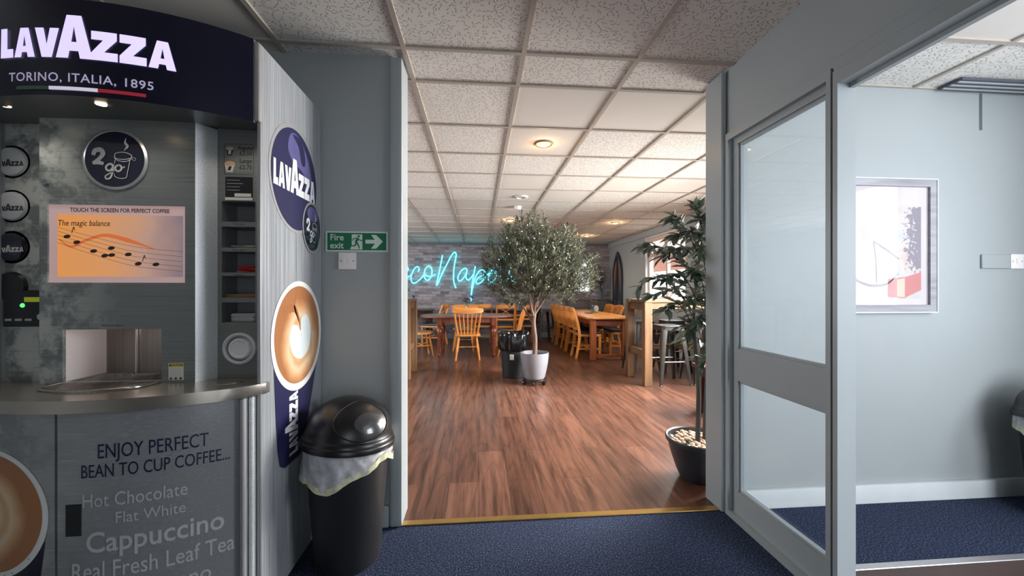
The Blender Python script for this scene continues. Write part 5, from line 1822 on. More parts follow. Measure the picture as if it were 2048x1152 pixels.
stems = [
    ([Vector((-0.005, 0, 0.21)), pxl(1397, 780, 2.43), pxl(1391, 690, 2.42), pxl(1388, 620, 2.42), pxl(1396, 540, 2.44), pxl(1408, 450, 2.45)], 0.016),
    ([pxl(1396, 770, 2.43), pxl(1408, 690, 2.44), pxl(1412, 600, 2.45), pxl(1418, 500, 2.46), pxl(1424, 430, 2.47)], 0.012),
    ([Vector((0.05, 0.02, 0.21)), Vector((0.07, 0.03, 0.6)), Vector((0.10, 0.04, 1.1)), Vector((0.12, 0.05, 1.62))], 0.012),
]
m_pl = MB
sp_pts = []
for pts_, r0 in stems:
    q = spline(pts_, 6)
    MB().tube(q, [r0 * (1 - 0.7 * i / (len(q) - 1)) for i in range(len(q))], 10).build('stem', m_stem, fb)
    sp_pts.append(q)
branches = [
    ([(1398, 575, 2.43), (1370, 530, 2.40), (1330, 498, 2.37), (1284, 492, 2.34)], 12),
    ([(1394, 560, 2.43), (1360, 512, 2.45), (1320, 495, 2.46), (1290, 500, 2.45)], 8),
    ([(1392, 632, 2.42), (1350, 575, 2.40), (1310, 558, 2.36), (1276, 575, 2.33)], 12),
    ([(1390, 640, 2.42), (1362, 592, 2.46), (1330, 582, 2.47), (1300, 592, 2.47)], 8),
    ([(1402, 520, 2.44), (1378, 470, 2.40), (1360, 445, 2.38), (1346, 432, 2.36)], 10),
    ([(1404, 500, 2.44), (1385, 478, 2.48), (1362, 470, 2.50), (1345, 478, 2.50)], 8),
    ([(1389, 660, 2.42), (1370, 622, 2.38), (1352, 606, 2.36), (1330, 622, 2.34)], 9),
    ([(1400, 535, 2.43), (1375, 500, 2.36), (1350, 500, 2.31), (1325, 515, 2.28)], 9),
    ([(1395, 600, 2.42), (1372, 560, 2.36), (1352, 550, 2.30), (1335, 556, 2.27)], 9),
    ([(1406, 470, 2.45), (1400, 440, 2.42), (1396, 425, 2.40), (1392, 412, 2.38)], 9),
    ([(1412, 600, 2.45), (1404, 560, 2.40), (1398, 545, 2.34), (1388, 540, 2.30)], 9),
    ([(1410, 520, 2.45), (1402, 480, 2.40), (1392, 466, 2.35), (1380, 462, 2.30)], 9),
    ([(1412, 640, 2.45), (1402, 610, 2.42), (1392, 596, 2.38), (1378, 600, 2.34)], 9),
    ([(1408, 700, 2.44), (1398, 660, 2.40), (1388, 650, 2.36), (1372, 660, 2.33)], 8),
    ([(1412, 690, 2.44), (1410, 650, 2.38), (1406, 630, 2.34), (1400, 640, 2.30)], 8),
    ([(1414, 560, 2.46), (1408, 520, 2.42), (1404, 500, 2.38), (1398, 505, 2.32)], 8),
    ([(1416, 480, 2.46), (1410, 450, 2.44), (1408, 436, 2.40), (1402, 440, 2.34)], 8),
    ([(1400, 760, 2.43), (1408, 725, 2.40), (1412, 715, 2.37), (1414, 722, 2.35)], 6),
    ([(1418, 470, 2.47), (1440, 430, 2.46), (1460, 425, 2.44), (1480, 440, 2.42)], 9),
    ([(1418, 540, 2.47), (1445, 500, 2.46), (1470, 490, 2.46), (1495, 500, 2.46)], 9),
    ([(1418, 620, 2.47), (1450, 580, 2.48), (1475, 570, 2.5), (1500, 585, 2.5)], 9),
    ([(1420, 450, 2.5), (1430, 430, 2.56), (1432, 420, 2.6), (1440, 430, 2.65)], 9),
    ([(1420, 560, 2.5), (1430, 520, 2.58), (1432, 510, 2.64), (1438, 520, 2.7)], 9),
]
fol = MB()
twg = MB()
rl = random.Random(9)
for pts_, nl in branches:
    q = spline([pxl(*a_) for a_ in pts_], 8)
    twg.tube(q, [0.005 - 0.0035 * i / (len(q) - 1) for i in range(len(q))], 6)
    nq = len(q)
    for i in range(nl * 2 + 6):
        f_ = 0.30 + 0.70 * i / (nl * 2 + 5)
        idx = min(int(f_ * (nq - 1)), nq - 2)
        b_ = q[idx].lerp(q[idx + 1], f_ * (nq - 1) - idx)
        d = (q[idx + 1] - q[idx]).normalized()
        sd_ = d.cross(Vector((0, 0, 1)))
        sd_ = sd_.normalized() if sd_.length > 0.1 else Vector((1, 0, 0))
        sgn = 1 if i % 2 else -1
        dd = d * 0.8 + sd_ * sgn * rl.uniform(0.2, 0.9) + Vector((rl.uniform(-0.4, 0.4), rl.uniform(-0.5, 0.5), rl.uniform(-0.75, 0.45)))
        L_ = rl.uniform(0.060, 0.112)
        leaf(fol, b_, dd, Vector((rl.uniform(-0.7, 0.7), rl.uniform(-0.7, 0.7), 1)), L_, L_ * rl.uniform(0.32, 0.44))
for q in sp_pts:
    nq = len(q)
    for i in range(46):
        f_ = 0.42 + 0.58 * i / 45
        idx = min(int(f_ * (nq - 1)), nq - 2)
        b_ = q[idx].lerp(q[idx + 1], f_ * (nq - 1) - idx)
        a_ = i * 2.4
        dd = Vector((cos(a_), sin(a_), rl.uniform(-0.5, 0.7)))
        tip_ = b_ + dd.normalized() * rl.uniform(0.03, 0.10)
        twg.tube([b_, tip_], 0.0022, 5)
        for j in range(2):
            L_ = rl.uniform(0.06, 0.105)
            leaf(fol, tip_ if j == 0 else b_.lerp(tip_, 0.6), dd + Vector((rl.uniform(-0.5, 0.5), rl.uniform(-0.5, 0.5), rl.uniform(-0.5, 0.3))), Vector((rl.uniform(-0.7, 0.7), rl.uniform(-0.7, 0.7), 1)), L_, L_ * rl.uniform(0.32, 0.44))
fol.build('foliage', m_bay_leaf, fb, angle=80)
twg.build('branches', m_stem, fb)

# ------------------------------------------------------------------ black bin behind the tree pot
bb = thing('waste_bin', 'black bin lined with a shiny black bag behind the pale pot', 'bin', (0.49, 5.50, 0))
MB().lathe([(0.0, 0.0), (0.150, 0.0), (0.160, 0.01), (0.182, 0.46), (0.190, 0.50), (0.180, 0.50), (0.150, 0.02), (0.0, 0.02)], 40).build('body', m_black_matte, bb)
mb = MB()
n_, mrow = 72, 14
rows = []
prof = [(0.178, 0.40), (0.205, 0.385), (0.222, 0.42), (0.230, 0.48), (0.232, 0.54), (0.230, 0.59), (0.222, 0.625), (0.205, 0.632), (0.188, 0.605), (0.176, 0.55), (0.165, 0.48), (0.15, 0.42), (0.08, 0.38), (0.0, 0.37)]
for i, (r_, z_) in enumerate(prof):
    row = []
    for j in range(n_):
        a_ = 2 * pi * j / n_
        w_ = noise.noise(Vector((cos(a_) * 3.2, sin(a_) * 3.2, z_ * 9))) * 0.032 + noise.noise(Vector((cos(a_) * 9, sin(a_) * 9, z_ * 18))) * 0.012
        if r_ < 0.1:
            w_ *= r_ / 0.1
        row.append(mb.bm.verts.new(((r_ + w_) * cos(a_), (r_ + w_) * sin(a_), z_ + w_ * 0.7)))
    rows.append(row)
for A, B in zip(rows, rows[1:]):
    for j in range(n_):
        mb.bm.faces.new((A[j], A[(j + 1) % n_], B[(j + 1) % n_], B[j]))
mb.build('bag', m_black_bag, bb, angle=70)
mb = MB()
mb.lathe([(0.1735, 0.262), (0.1775, 0.340)], 6, a0=radians(247), a1=radians(266))
mb.build('sticker', m_label_white, bb, smooth=False)

# ------------------------------------------------------------------ furniture
def make_spindle_chair():
    r = thing('spindle_chair', '', 'chair', (0, 0, 0), 0, 'honey wooden chairs')
    # chair faces +y, back at -y
    st = MB()
    pts_ = [(p_.x, p_.y) for p_ in spline([(-0.20, -0.18), (0.0, -0.20), (0.20, -0.18), (0.215, 0.02), (0.20, 0.18), (0.0, 0.215), (-0.20, 0.18), (-0.215, 0.02)], 5, True)]
    st.prism(pts_, 0.420, 0.452, bev=0.008)
    st.build('seat', m_pine_h, r)
    for sx_ in (-1, 1):
        for sy_ in (-1, 1):
            a_, b_ = Vector((sx_ * 0.15, sy_ * 0.13, 0.425)), Vector((sx_ * 0.205, sy_ * 0.20 - (0.02 if sy_ < 0 else 0), 0.0))
            q = [a_.lerp(b_, t_) for t_ in (0, 0.12, 0.25, 0.30, 0.36, 0.62, 0.68, 0.9, 1.0)]
            MB().tube(q, [0.015, 0.019, 0.022, 0.017, 0.021, 0.023, 0.018, 0.016, 0.013], 10).build('leg', m_pine, r)
    for sx_ in (-1, 1):
        MB().tube([(sx_ * 0.178, -0.165, 0.21), (sx_ * 0.178, 0.165, 0.21)], 0.010, 8).build('stretcher', m_pine, r)
    MB().tube([(-0.178, 0.0, 0.21), (0.178, 0.0, 0.21)], 0.010, 8).build('stretcher', m_pine, r)
    for i in range(7):
        t_ = -1 + 2 * i / 6
        x0_, x1_ = t_ * 0.165, t_ * 0.225
        yb = -0.165 + 0.02 * (t_ * t_)
        wd = 0.016 if abs(t_) < 1 else 0.020
        if abs(t_) == 1:
            MB().tube([(x0_, yb, 0.44), ((x0_ + x1_) / 2, yb - 0.045, 0.62), (x1_, yb - 0.105, 0.83)], [0.017, 0.019, 0.016], 10).build('back_post', m_pine, r)
        else:
            MB().tube([(x0_, yb - 0.008, 0.44), ((x0_ + x1_) / 2, yb - 0.055, 0.62), (x1_, yb - 0.108, 0.82)], [0.009, 0.012, 0.008], 8).build('spindle', m_pine, r)
    cr = MB()
    n__ = 14
    secs = []
    for i in range(n__ + 1):
        t_ = -1 + 2 * i / n__
        x_ = t_ * 0.268
        y_ = -0.285 + 0.045 * t_ * t_
        hh = 0.048 - 0.012 * t_ * t_ if abs(t_) < 0.97 else 0.028
        zc2 = 0.865 + 0.006 * t_ * t_
        secs.append([cr.bm.verts.new((x_, y_ + dy, zc2 + dz)) for dy, dz in ((-0.012, -hh), (0.012, -hh), (0.014, hh * 0.8), (0.004, hh), (-0.008, hh))])
    for A, B in zip(secs, secs[1:]):
        for j in range(5):
            cr.bm.faces.new((A[j], A[(j + 1) % 5], B[(j + 1) % 5], B[j]))
    cr.bm.faces.new(secs[0])
    cr.bm.faces.new(list(reversed(secs[-1])))
    cr.build('crest_rail', m_pine_h, r)
    return r


def make_slat_chair(ladder):
    r = thing('ladder_back_chair' if ladder else 'slat_back_chair', '', 'chair', (0, 0, 0), 0, 'honey wooden chairs')
    sf = MB()
    sf.prism([(-0.20, -0.19), (0.20, -0.19), (0.215, 0.20), (-0.215, 0.20)], 0.395, 0.437, bev=0.004)
    sf.build('seat_frame', m_pine_h, r)
    cu = MB()
    cu.prism([(-0.195, -0.165), (0.195, -0.165), (0.208, 0.195), (-0.208, 0.195)], 0.437, 0.480, bev=0.014)
    cu.build('cushion', m_cushion, r)
    for sx_ in (-1, 1):
        pb = spline([(sx_ * 0.195, -0.255, 0.0), (sx_ * 0.195, -0.205, 0.24), (sx_ * 0.195, -0.190, 0.44), (sx_ * 0.198, -0.225, 0.66), (sx_ * 0.200, -0.300, 0.89)], 3)
        p2 = MB()
        secs = [[p2.bm.verts.new((q.x + a_, q.y + b_, q.z)) for a_, b_ in ((-0.015, -0.022), (0.015, -0.022), (0.015, 0.022), (-0.015, 0.022))] for q in pb]
        for A, B in zip(secs, secs[1:]):
            for j in range(4):
                p2.bm.faces.new((A[j], A[(j + 1) % 4], B[(j + 1) % 4], B[j]))
        p2.bm.faces.new(secs[0])
        p2.bm.faces.new(secs[-1])
        p2.build('back_post', m_pine, r)
        MB().box((sx_ * 0.185 - 0.02, 0.155, 0.0), (sx_ * 0.185 + 0.02, 0.195, 0.40), 0.004).build('leg', m_pine, r)
        MB().box((sx_ * 0.188 - 0.009, -0.20, 0.16), (sx_ * 0.188 + 0.009, 0.16, 0.195), 0.003).build('stretcher', m_pine, r)
    MB().box((-0.18, -0.01, 0.165), (0.18, 0.01, 0.192), 0.003).build('stretcher', m_pine_h, r)

    def rail(z0_, z1_, y0_, nm, bow=0.02, wd=0.205):
        q = MB()
        s_ = []
        for i in range(11):
            t_ = -1 + 2 * i / 10
            up_ = 0.018 * (1 - t_ * t_) if nm == 'crest_rail' else 0.0
            y_ = y0_ - bow * (1 - t_ * t_)
            s_.append([q.bm.verts.new((t_ * wd, y_ + a_, z_)) for a_, z_ in ((-0.009, z0_), (0.009, z0_), (0.009, z1_ + up_), (-0.009, z1_ + up_))])
        for A, B in zip(s_, s_[1:]):
            for j in range(4):
                q.bm.faces.new((A[j], A[(j + 1) % 4], B[(j + 1) % 4], B[j]))
        q.bm.faces.new(s_[0])
        q.bm.faces.new(list(reversed(s_[-1])))
        q.build(nm, m_pine_h, r)
    rail(0.82, 0.895, -0.285, 'crest_rail')
    if ladder:
        rail(0.555, 0.595, -0.205, 'back_slat', 0.01, 0.19)
        rail(0.640, 0.680, -0.228, 'back_slat', 0.01, 0.19)
        for sx_ in (-1, 1):
            MB().beam((-sx_ * 0.12, -0.232, 0.68), (sx_ * 0.12, -0.285, 0.825), 0.030, 0.012, 0.002).build('cross_slat', m_pine, r)
    else:
        rail(0.50, 0.535, -0.198, 'back_slat', 0.008, 0.19)
        for x_ in (-0.10, 0.0, 0.10):
            q = spline([(x_, -0.202, 0.52), (x_, -0.235, 0.68), (x_, -0.295, 0.83)], 4)
            MB().tube(q, 0.016, 4).build('splat', m_pine, r)
    return r


spc = make_spindle_chair()
slc = make_slat_chair(False)
ldc = make_slat_chair(True)
used = {}
# turned-leg table
tt = thing('turned_leg_table', 'dark red-brown dining table with turned legs left of the olive tree', 'table', (-0.22, 7.50, 0))
tp = MB()
ol = []
for i in range(64):
    a_ = 2 * pi * i / 64
    ca_, sa_ = cos(a_), sin(a_)
    e_ = 2 / 3.2
    ol.append((0.88 * abs(ca_) ** e_ * (1 if ca_ >= 0 else -1), 0.47 * abs(sa_) ** e_ * (1 if sa_ >= 0 else -1)))
tp.prism(ol, 0.722, 0.75, bev=0.006)
tp.build('tabletop', m_mahog_top, tt)
for y0_, y1_ in ((-0.375, -0.355), (0.355, 0.375)):
    MB().box((-0.46, y0_, 0.625), (0.46, y1_, 0.722), 0.003).build('apron', m_mahog, tt, smooth=False)
for x0_ in (-0.505, 0.485):
    MB().box((x0_, -0.34, 0.625), (x0_ + 0.02, 0.34, 0.722), 0.003).build('apron', m_mahog, tt, smooth=False)
for sx_ in (-1, 1):
    for sy_ in (-1, 1):
        lg_ = MB()
        lg_.box((sx_ * 0.492 - 0.042, sy_ * 0.365 - 0.042, 0.58), (sx_ * 0.492 + 0.042, sy_ * 0.365 + 0.042, 0.722), 0.004)
        lg_.lathe([(0.030, 0.585), (0.042, 0.57), (0.028, 0.55), (0.026, 0.53), (0.044, 0.50), (0.048, 0.46), (0.040, 0.40), (0.030, 0.36), (0.044, 0.34), (0.040, 0.32), (0.042, 0.26), (0.034, 0.14), (0.024, 0.07), (0.036, 0.05), (0.032, 0.02), (0.020, 0.0), (0.0, 0.0)], 18, (sx_ * 0.492, sy_ * 0.365, 0))
        lg_.build('leg', m_mahog, tt)
place(spc, used, (-0.20, 6.98, 0), 0.03, 'spindle-back chair with its back to the camera at the turned-leg table')
place(spc, used, (-0.30, 8.02, 0), pi - 0.05, 'spindle-back chair behind the turned-leg table facing the camera')
place(spc, used, (-1.08, 7.35, 0), -pi / 2 + 0.35, 'spindle-back chair at the left end of the turned-leg table')
place(spc, used, (0.60, 7.38, 0), pi / 2 - 0.25, 'spindle-back chair at the right end of the turned-leg table')
# dark table against the brick wall, with its chairs
m_dark_top = wood('very_dark_table_top', (38, 26, 24), (62, 44, 40), 0.35, 0, 12)


def make_plain_table(nm, label, loc, sx_, sy_, h_, mt, ml_, leg_w=0.07):
    r = thing(nm, label, 'table', loc)
    MB().box((-sx_ / 2, -sy_ / 2, h_ - 0.035), (sx_ / 2, sy_ / 2, h_), 0.005).build('tabletop', mt, r, smooth=False)
    MB().holed((0, 0, h_ - 0.12), (1, 0, 0), (0, 1, 0), (0, 0, -1), (-sx_ / 2 + 0.05, sx_ / 2 - 0.05), (-sy_ / 2 + 0.05, sy_ / 2 - 0.05), [(-sx_ / 2 + 0.075, sx_ / 2 - 0.075, -sy_ / 2 + 0.075, sy_ / 2 - 0.075)], 0.085).build('apron', ml_, r, smooth=False)
    for a_ in (-1, 1):
        for b_ in (-1, 1):
            cx_, cy_ = a_ * (sx_ / 2 - 0.04 - leg_w / 2), b_ * (sy_ / 2 - 0.04 - leg_w / 2)
            MB().box((cx_ - leg_w / 2, cy_ - leg_w / 2, 0), (cx_ + leg_w / 2, cy_ + leg_w / 2, h_ - 0.034), 0.004).build('leg', ml_, r, smooth=False)
    return r


make_plain_table('wall_table', 'dark table against the brick wall behind the turned-leg table', (0.50, 9.42, 0), 1.50, 0.80, 0.76, m_dark_top, m_darkwood)
make_plain_table('wall_table', 'dark table against the brick wall at the far left', (-1.75, 9.42, 0), 1.30, 0.80, 0.76, m_dark_top, m_darkwood)
place(ldc, used, (0.08, 8.86, 0), 0.0, 'ladder-back chair tucked under the dark wall table, seen behind the turned-leg table')
place(ldc, used, (0.56, 8.72, 0), 0.08, 'ladder-back chair pulled out from the dark wall table left of the tree trunk')
place(ldc, used, (1.03, 8.86, 0), -0.05, 'ladder-back chair at the dark wall table just behind the tree trunk')
place(ldc, used, (-1.02, 8.86, 0), pi / 2 - 0.3, 'ladder-back chair turned sideways by the far left wall table')
place(ldc, used, (-1.62, 8.84, 0), 0.1, 'ladder-back chair at the far left wall table beside the opening post')

# long pine table with five chairs along its left side
lt = thing('pine_dining_table', 'long honey pine dining table running towards the brick wall', 'table', (2.27, 7.98, 0))
tp = MB()
hx_, hy_ = 0.40, 1.42
tp.prism([(-hx_ + 0.09, -hy_), (hx_ - 0.09, -hy_), (hx_, -hy_ + 0.09), (hx_, hy_), (-hx_, hy_), (-hx_, -hy_ + 0.09)], 0.718, 0.752, bev=0.005)
tp.build('tabletop', m_pine_top, lt)
for x_ in (-0.305, 0.285):
    MB().box((x_, -1.28, 0.60), (x_ + 0.02, 1.28, 0.718), 0.003).build('apron', m_mahog, lt, smooth=False)
for y_ in (-1.34, 1.32):
    MB().box((-0.26, y_, 0.60), (0.26, y_ + 0.02, 0.718), 0.003).build('apron', m_mahog, lt, smooth=False)
m_tleg = wood('red_pine_leg', (120, 58, 30), (176, 96, 54), 0.35, 2, 18)
for a_ in (-1, 1):
    for b_ in (-1, 1):
        MB().box((a_ * 0.285 - 0.05, b_ * 1.31 - 0.05, 0), (a_ * 0.285 + 0.05, b_ * 1.31 + 0.05, 0.718), 0.006).build('leg', m_tleg, lt, smooth=False)
for b_ in (-1, 1):
    MB().box((-0.24, b_ * 1.31 - 0.03, 0.05), (0.24, b_ * 1.31 + 0.03, 0.10), 0.003).build('foot_rail', m_tleg, lt, smooth=False)
ordn = ['nearest chair along the left side of the long pine table', 'second chair from the near end along the left of the pine table', 'middle chair of the row along the left of the pine table', 'fourth chair from the near end along the left of the pine table', 'farthest chair of the row along the left of the pine table']
for k, yy in enumerate((6.98, 7.45, 7.92, 8.40, 8.88)):
    place(slc, used, (1.97 + 0.012 * (k % 2), yy, 0), -pi / 2 + (0.06 if k % 2 else -0.03), ordn[k])
ordr = ['nearest chair on the window side of the pine table behind the bar table leg', 'second chair on the window side of the pine table', 'farthest chair on the window side of the pine table']
for k, yy in enumerate((7.25, 7.90, 8.48)):
    place(slc, used, (2.62, yy, 0), pi / 2 + 0.05 * (k - 1), ordr[k])

# bar tables
def make_bar_table():
    r = thing('bar_table', '', 'table', (0, 0, 0), 0, 'tall rustic bar tables')
    Lh, Wh, h_ = 0.61, 0.325, 1.10
    MB().box((-Lh, -Wh, h_ - 0.04), (Lh, Wh, h_), 0.005).build('tabletop', m_bench_h, r, smooth=False)
    for b_ in (-1, 1):
        MB().box((-Lh + 0.09, b_ * (Wh - 0.035) - 0.02, h_ - 0.12), (Lh - 0.09, b_ * (Wh - 0.035) + 0.02, h_ - 0.04), 0.003).build('apron', m_bench_h, r, smooth=False)
        MB().box((b_ * (Lh - 0.05) - 0.02, -Wh + 0.09, h_ - 0.14), (b_ * (Lh - 0.05) + 0.02, Wh - 0.09, h_ - 0.04), 0.003).build('apron', m_bench, r, smooth=False)
        MB().box((b_ * (Lh - 0.05) - 0.018, -Wh + 0.09, 0.36), (b_ * (Lh - 0.05) + 0.018, Wh - 0.09, 0.44), 0.003).build('foot_rail', m_bench, r, smooth=False)
        for a_ in (-1, 1):
            cx_, cy_ = a_ * (Lh - 0.05), b_ * (Wh - 0.045)
            MB().box((cx_ - 0.05, cy_ - 0.045, 0), (cx_ + 0.05, cy_ + 0.045, h_ - 0.04), 0.004).build('leg', m_bench, r, smooth=False)
    MB().box((-Lh + 0.09, Wh - 0.065, 0.38), (Lh - 0.09, Wh - 0.025, 0.45), 0.003).build('long_rail', m_bench_h, r, smooth=False)
    return r


bt = make_bar_table()
bt.location = (2.70, 5.10, 0)
bt['label'] = 'tall rustic wooden bar table under the window beside the leafy plant'
bt2 = copy_tree(bt)
bt2.location = (-1.545, 5.72, 0)
bt2['label'] = 'tall wooden bar table of which one end shows beside the left opening post'


def make_stool():
    r = thing('metal_stool', '', 'stool', (0, 0, 0), 0, 'gunmetal bar stools')
    st = MB()
    a_ = 0.155
    ol_ = []
    for cx_, cy_, a0_ in ((1, 1, 0), (-1, 1, 90), (-1, -1, 180), (1, -1, 270)):
        for k_ in range(5):
            t_ = radians(a0_ + 22.5 * k_)
            ol_.append((cx_ * (a_ - 0.05) + 0.05 * cos(t_), cy_ * (a_ - 0.05) + 0.05 * sin(t_)))
    st.prism(ol_, 0.742, 0.762, bev=0.005)
    st.prism([(x_ * 0.985, y_ * 0.985) for x_, y_ in ol_], 0.700, 0.745)
    st.build('seat', m_steel_stool, r)
    for sx_ in (-1, 1):
        for sy_ in (-1, 1):
            lg_ = MB()
            tp_, bt_ = Vector((sx_ * 0.130, sy_ * 0.130, 0.715)), Vector((sx_ * 0.205, sy_ * 0.205, 0.0))
            secs = []
            for t_, wd in ((0, 0.034), (0.5, 0.025), (1.0, 0.016)):
                c_ = tp_.lerp(bt_, t_)
                # folded L-section leg, corner outwards
                secs.append([lg_.bm.verts.new((c_.x + sx_ * p_[0] * wd, c_.y + sy_ * p_[1] * wd, c_.z)) for p_ in ((0.6, -1.3), (0.75, 0.35), (0.35, 0.75), (-1.3, 0.6), (-1.2, 0.3), (0.2, 0.2), (0.3, -1.2))])
            for A, B in zip(secs, secs[1:]):
                for j in range(7):
                    lg_.bm.faces.new((A[j], A[(j + 1) % 7], B[(j + 1) % 7], B[j]))
            lg_.bm.faces.new(secs[0])
            lg_.bm.faces.new(list(reversed(secs[-1])))
            lg = lg_.build('leg', m_steel_stool, r, angle=50)
            MB().box((bt_.x - 0.014, bt_.y - 0.014, 0), (bt_.x + 0.014, bt_.y + 0.014, 0.012), 0.003).build('foot', m_black_plastic, lg, smooth=False)
    q = 0.170
    z_ = 0.30
    for a_, b_ in (((-q, -q), (q, -q)), ((q, -q), (q, q)), ((q, q), (-q, q)), ((-q, q), (-q, -q))):
        MB().tube([(a_[0], a_[1], z_), (b_[0], b_[1], z_)], 0.009, 8).build('foot_bar', m_steel_stool, r)
    br_ = MB()
    br_.beam((-0.135, -0.135, 0.64), (0.135, 0.135, 0.64), 0.025, 0.004)
    br_.build('brace', m_steel_stool, r, smooth=False)
    br_ = MB()
    br_.beam((-0.135, 0.135, 0.635), (0.135, -0.135, 0.635), 0.025, 0.004)
    br_.build('brace', m_steel_stool, r, smooth=False)
    return r


st0 = make_stool()
place(st0, used, (2.49, 4.97, 0), 0.04, 'metal bar stool nearest the bar table leg, on the camera side')
place(st0, used, (2.98, 4.98, 0), -0.06, 'metal bar stool behind the leafy plant, on the camera side of the bar table')
place(st0, used, (2.46, 5.76, 0), 0.05, 'metal bar stool on the far side of the bar table near its end leg')
place(st0, used, (2.96, 5.78, 0), -0.03, 'metal bar stool on the far side of the bar table towards the window')
place(st0, used, (1.62, 9.55, 0), 0.2, 'dark metal stool standing by the brick wall beyond the row of chairs')
make_plain_table('wooden_bench', 'dark wooden bench half hidden behind the stem of the leafy plant', (2.715, 3.66, 0), 1.10, 0.34, 0.48, m_darkwood, m_darkwood, 0.085)['category'] = 'bench'

# vases on the tables
m_vase = make_glass('vase_glass', (0.88, 0.93, 0.93))
m_blue = simple('pale_blue_petal', (150, 186, 232), 0.6, var=0.15, vscale=60)
m_violet = simple('violet_petal', (108, 104, 168), 0.6, var=0.2, vscale=60)
m_rust = simple('dried_petal', (140, 96, 76), 0.7, var=0.2, vscale=60)
m_fl_leaf = make_leaf('flower_leaf', ((44, 66, 44), (70, 94, 62)), (100, 120, 90))


def make_vase(label, loc, petals, n_fl, seed, wide):
    r = thing('flower_vase', label, 'vase', loc, 0, 'flower vases on the tables')
    r.scale = (1.4, 1.4, 1.4)
    MB().lathe([(0.0, 0.0), (0.034, 0.0), (0.040, 0.02), (0.036, 0.06), (0.016, 0.11), (0.020, 0.14), (0.024, 0.145), (0.015, 0.14), (0.012, 0.11), (0.032, 0.06), (0.034, 0.02), (0.0, 0.006)], 24).build('vase', m_vase, r)
    q = random.Random(seed)
    for k_ in range(n_fl):
        a_ = q.uniform(0, 6.28)
        sp_ = wide * (k_ / max(1, n_fl - 1)) if n_fl > 1 else 0.012
        tip = Vector((sp_ * cos(a_), sp_ * sin(a_), 0.255 - 0.05 * q.random() * (n_fl > 1)))
        sm = MB().tube([(0, 0, 0.02), (tip.x * 0.3, tip.y * 0.3, 0.14), tip], 0.0022, 6).build('flower_stem', m_fl_leaf, r)
        b_ = MB()
        for ring_, (nr, el_, ln_) in enumerate(((5, 0.25, 0.042), (5, 0.75, 0.038), (4, 1.2, 0.032))):
            for j in range(nr):
                t_ = 2 * pi * j / nr + ring_ * 0.6
                leaf(b_, tip + Vector((0, 0, 0.004 * ring_)), Vector((cos(t_) * cos(el_), sin(t_) * cos(el_), sin(el_))), Vector((0, 0, 1)), ln_, 0.036, 0, 0.25)
        b_.build('flower', petals[k_ % len(petals)], r, angle=80)
    lf = MB()
    for k_ in range(7 + n_fl * 2):
        a_ = q.uniform(0, 6.28)
        leaf(lf, Vector((0, 0, q.uniform(0.15, 0.20))), Vector((cos(a_), sin(a_), q.uniform(0.1, 0.9))), Vector((0, 0, 1)), q.uniform(0.05, 0.09), 0.03)
    lf.build('foliage', m_fl_leaf, r, angle=80)
    return r


make_vase('glass vase with one pale blue flower on the long pine table', (2.30, 7.72, 0.752), [m_blue], 1, 1, 0.0)
make_vase('glass vase of violet and rust flowers on the turned-leg table', (-0.24, 7.52, 0.75), [m_violet, m_violet, m_rust, m_rust], 5, 5, 0.10)
make_vase('glass vase with a blue flower on the far left wall table', (-1.50, 9.30, 0.76), [m_blue], 2, 3, 0.05)
pd = thing('table_number_paddle', 'small clear round paddle on the pine table beside the vase', 'paddle', (2.42, 7.90, 0.752))
MB().lathe([(0.0, -0.003), (0.05, -0.003), (0.05, 0.003), (0.0, 0.003)], 32, mat=Matrix.Translation((0, 0, 0.085)) @ Matrix.Scale(1.35, 4, Vector((0, 0, 1))) @ Matrix.Rotation(pi / 2, 4, 'X')).build('disc', simple('pale_disc', (190, 186, 182), 0.3), pd)
MB().box((-0.03, -0.02, 0.0), (0.03, 0.02, 0.02), 0.003).build('base', m_bench, pd, smooth=False)
tr_ = MB().box((-0.06, -0.09, 0), (0.06, 0.09, 0.012), 0.003).build('coaster', m_darkwood, smooth=False)
tr_.location = (2.20, 7.70, 0.7525)
tag(tr_, 'small dark wooden coaster left of the vase on the pine table', 'coaster')

# ------------------------------------------------------------------ far corner: arched glowing pane, arched shutter, sideboard, dried flowers
def gothic(w_, h_, n_=12):
    """pointed-arch outline, base at z = 0"""
    R__ = w_ * 1.25
    sp_ = h_ - sqrt(R__ ** 2 - (R__ - w_ / 2) ** 2)
    out_ = [(-w_ / 2, 0), (w_ / 2, 0)]
    amax = math.acos((R__ - w_ / 2) / R__)
    for i in range(n_ + 1):
        t_ = amax * i / n_
        out_.append((w_ / 2 - R__ + R__ * cos(t_), sp_ + R__ * sin(t_)))
    for i in range(n_ - 1, -1, -1):
        t_ = amax * i / n_
        out_.append((-(w_ / 2 - R__ + R__ * cos(t_)), sp_ + R__ * sin(t_)))
    return out_


def extrude_outline(mb_, me_, f0, f1):
    mb_.flat(me_, f0)
    mb_.flat(me_, f1)


def arch_slab(outer, inner, fn, t0, t1):
    """thick ring (or slab when inner is None) from two outlines; fn(a, b, depth)"""
    m_ = MB()
    me_ = outline([outer] + ([inner] if inner else []))
    m_.flat(me_, lambda a, b: fn(a, b, t0))
    m_.flat(me_, lambda a, b: fn(a, b, t1))
    for loop in [outer] + ([inner] if inner else []):
        for i in range(len(loop)):
            p_, q_ = loop[i], loop[(i + 1) % len(loop)]
            m_.face([fn(*p_, t0), fn(*q_, t0), fn(*q_, t1), fn(*p_, t1)])
    return m_


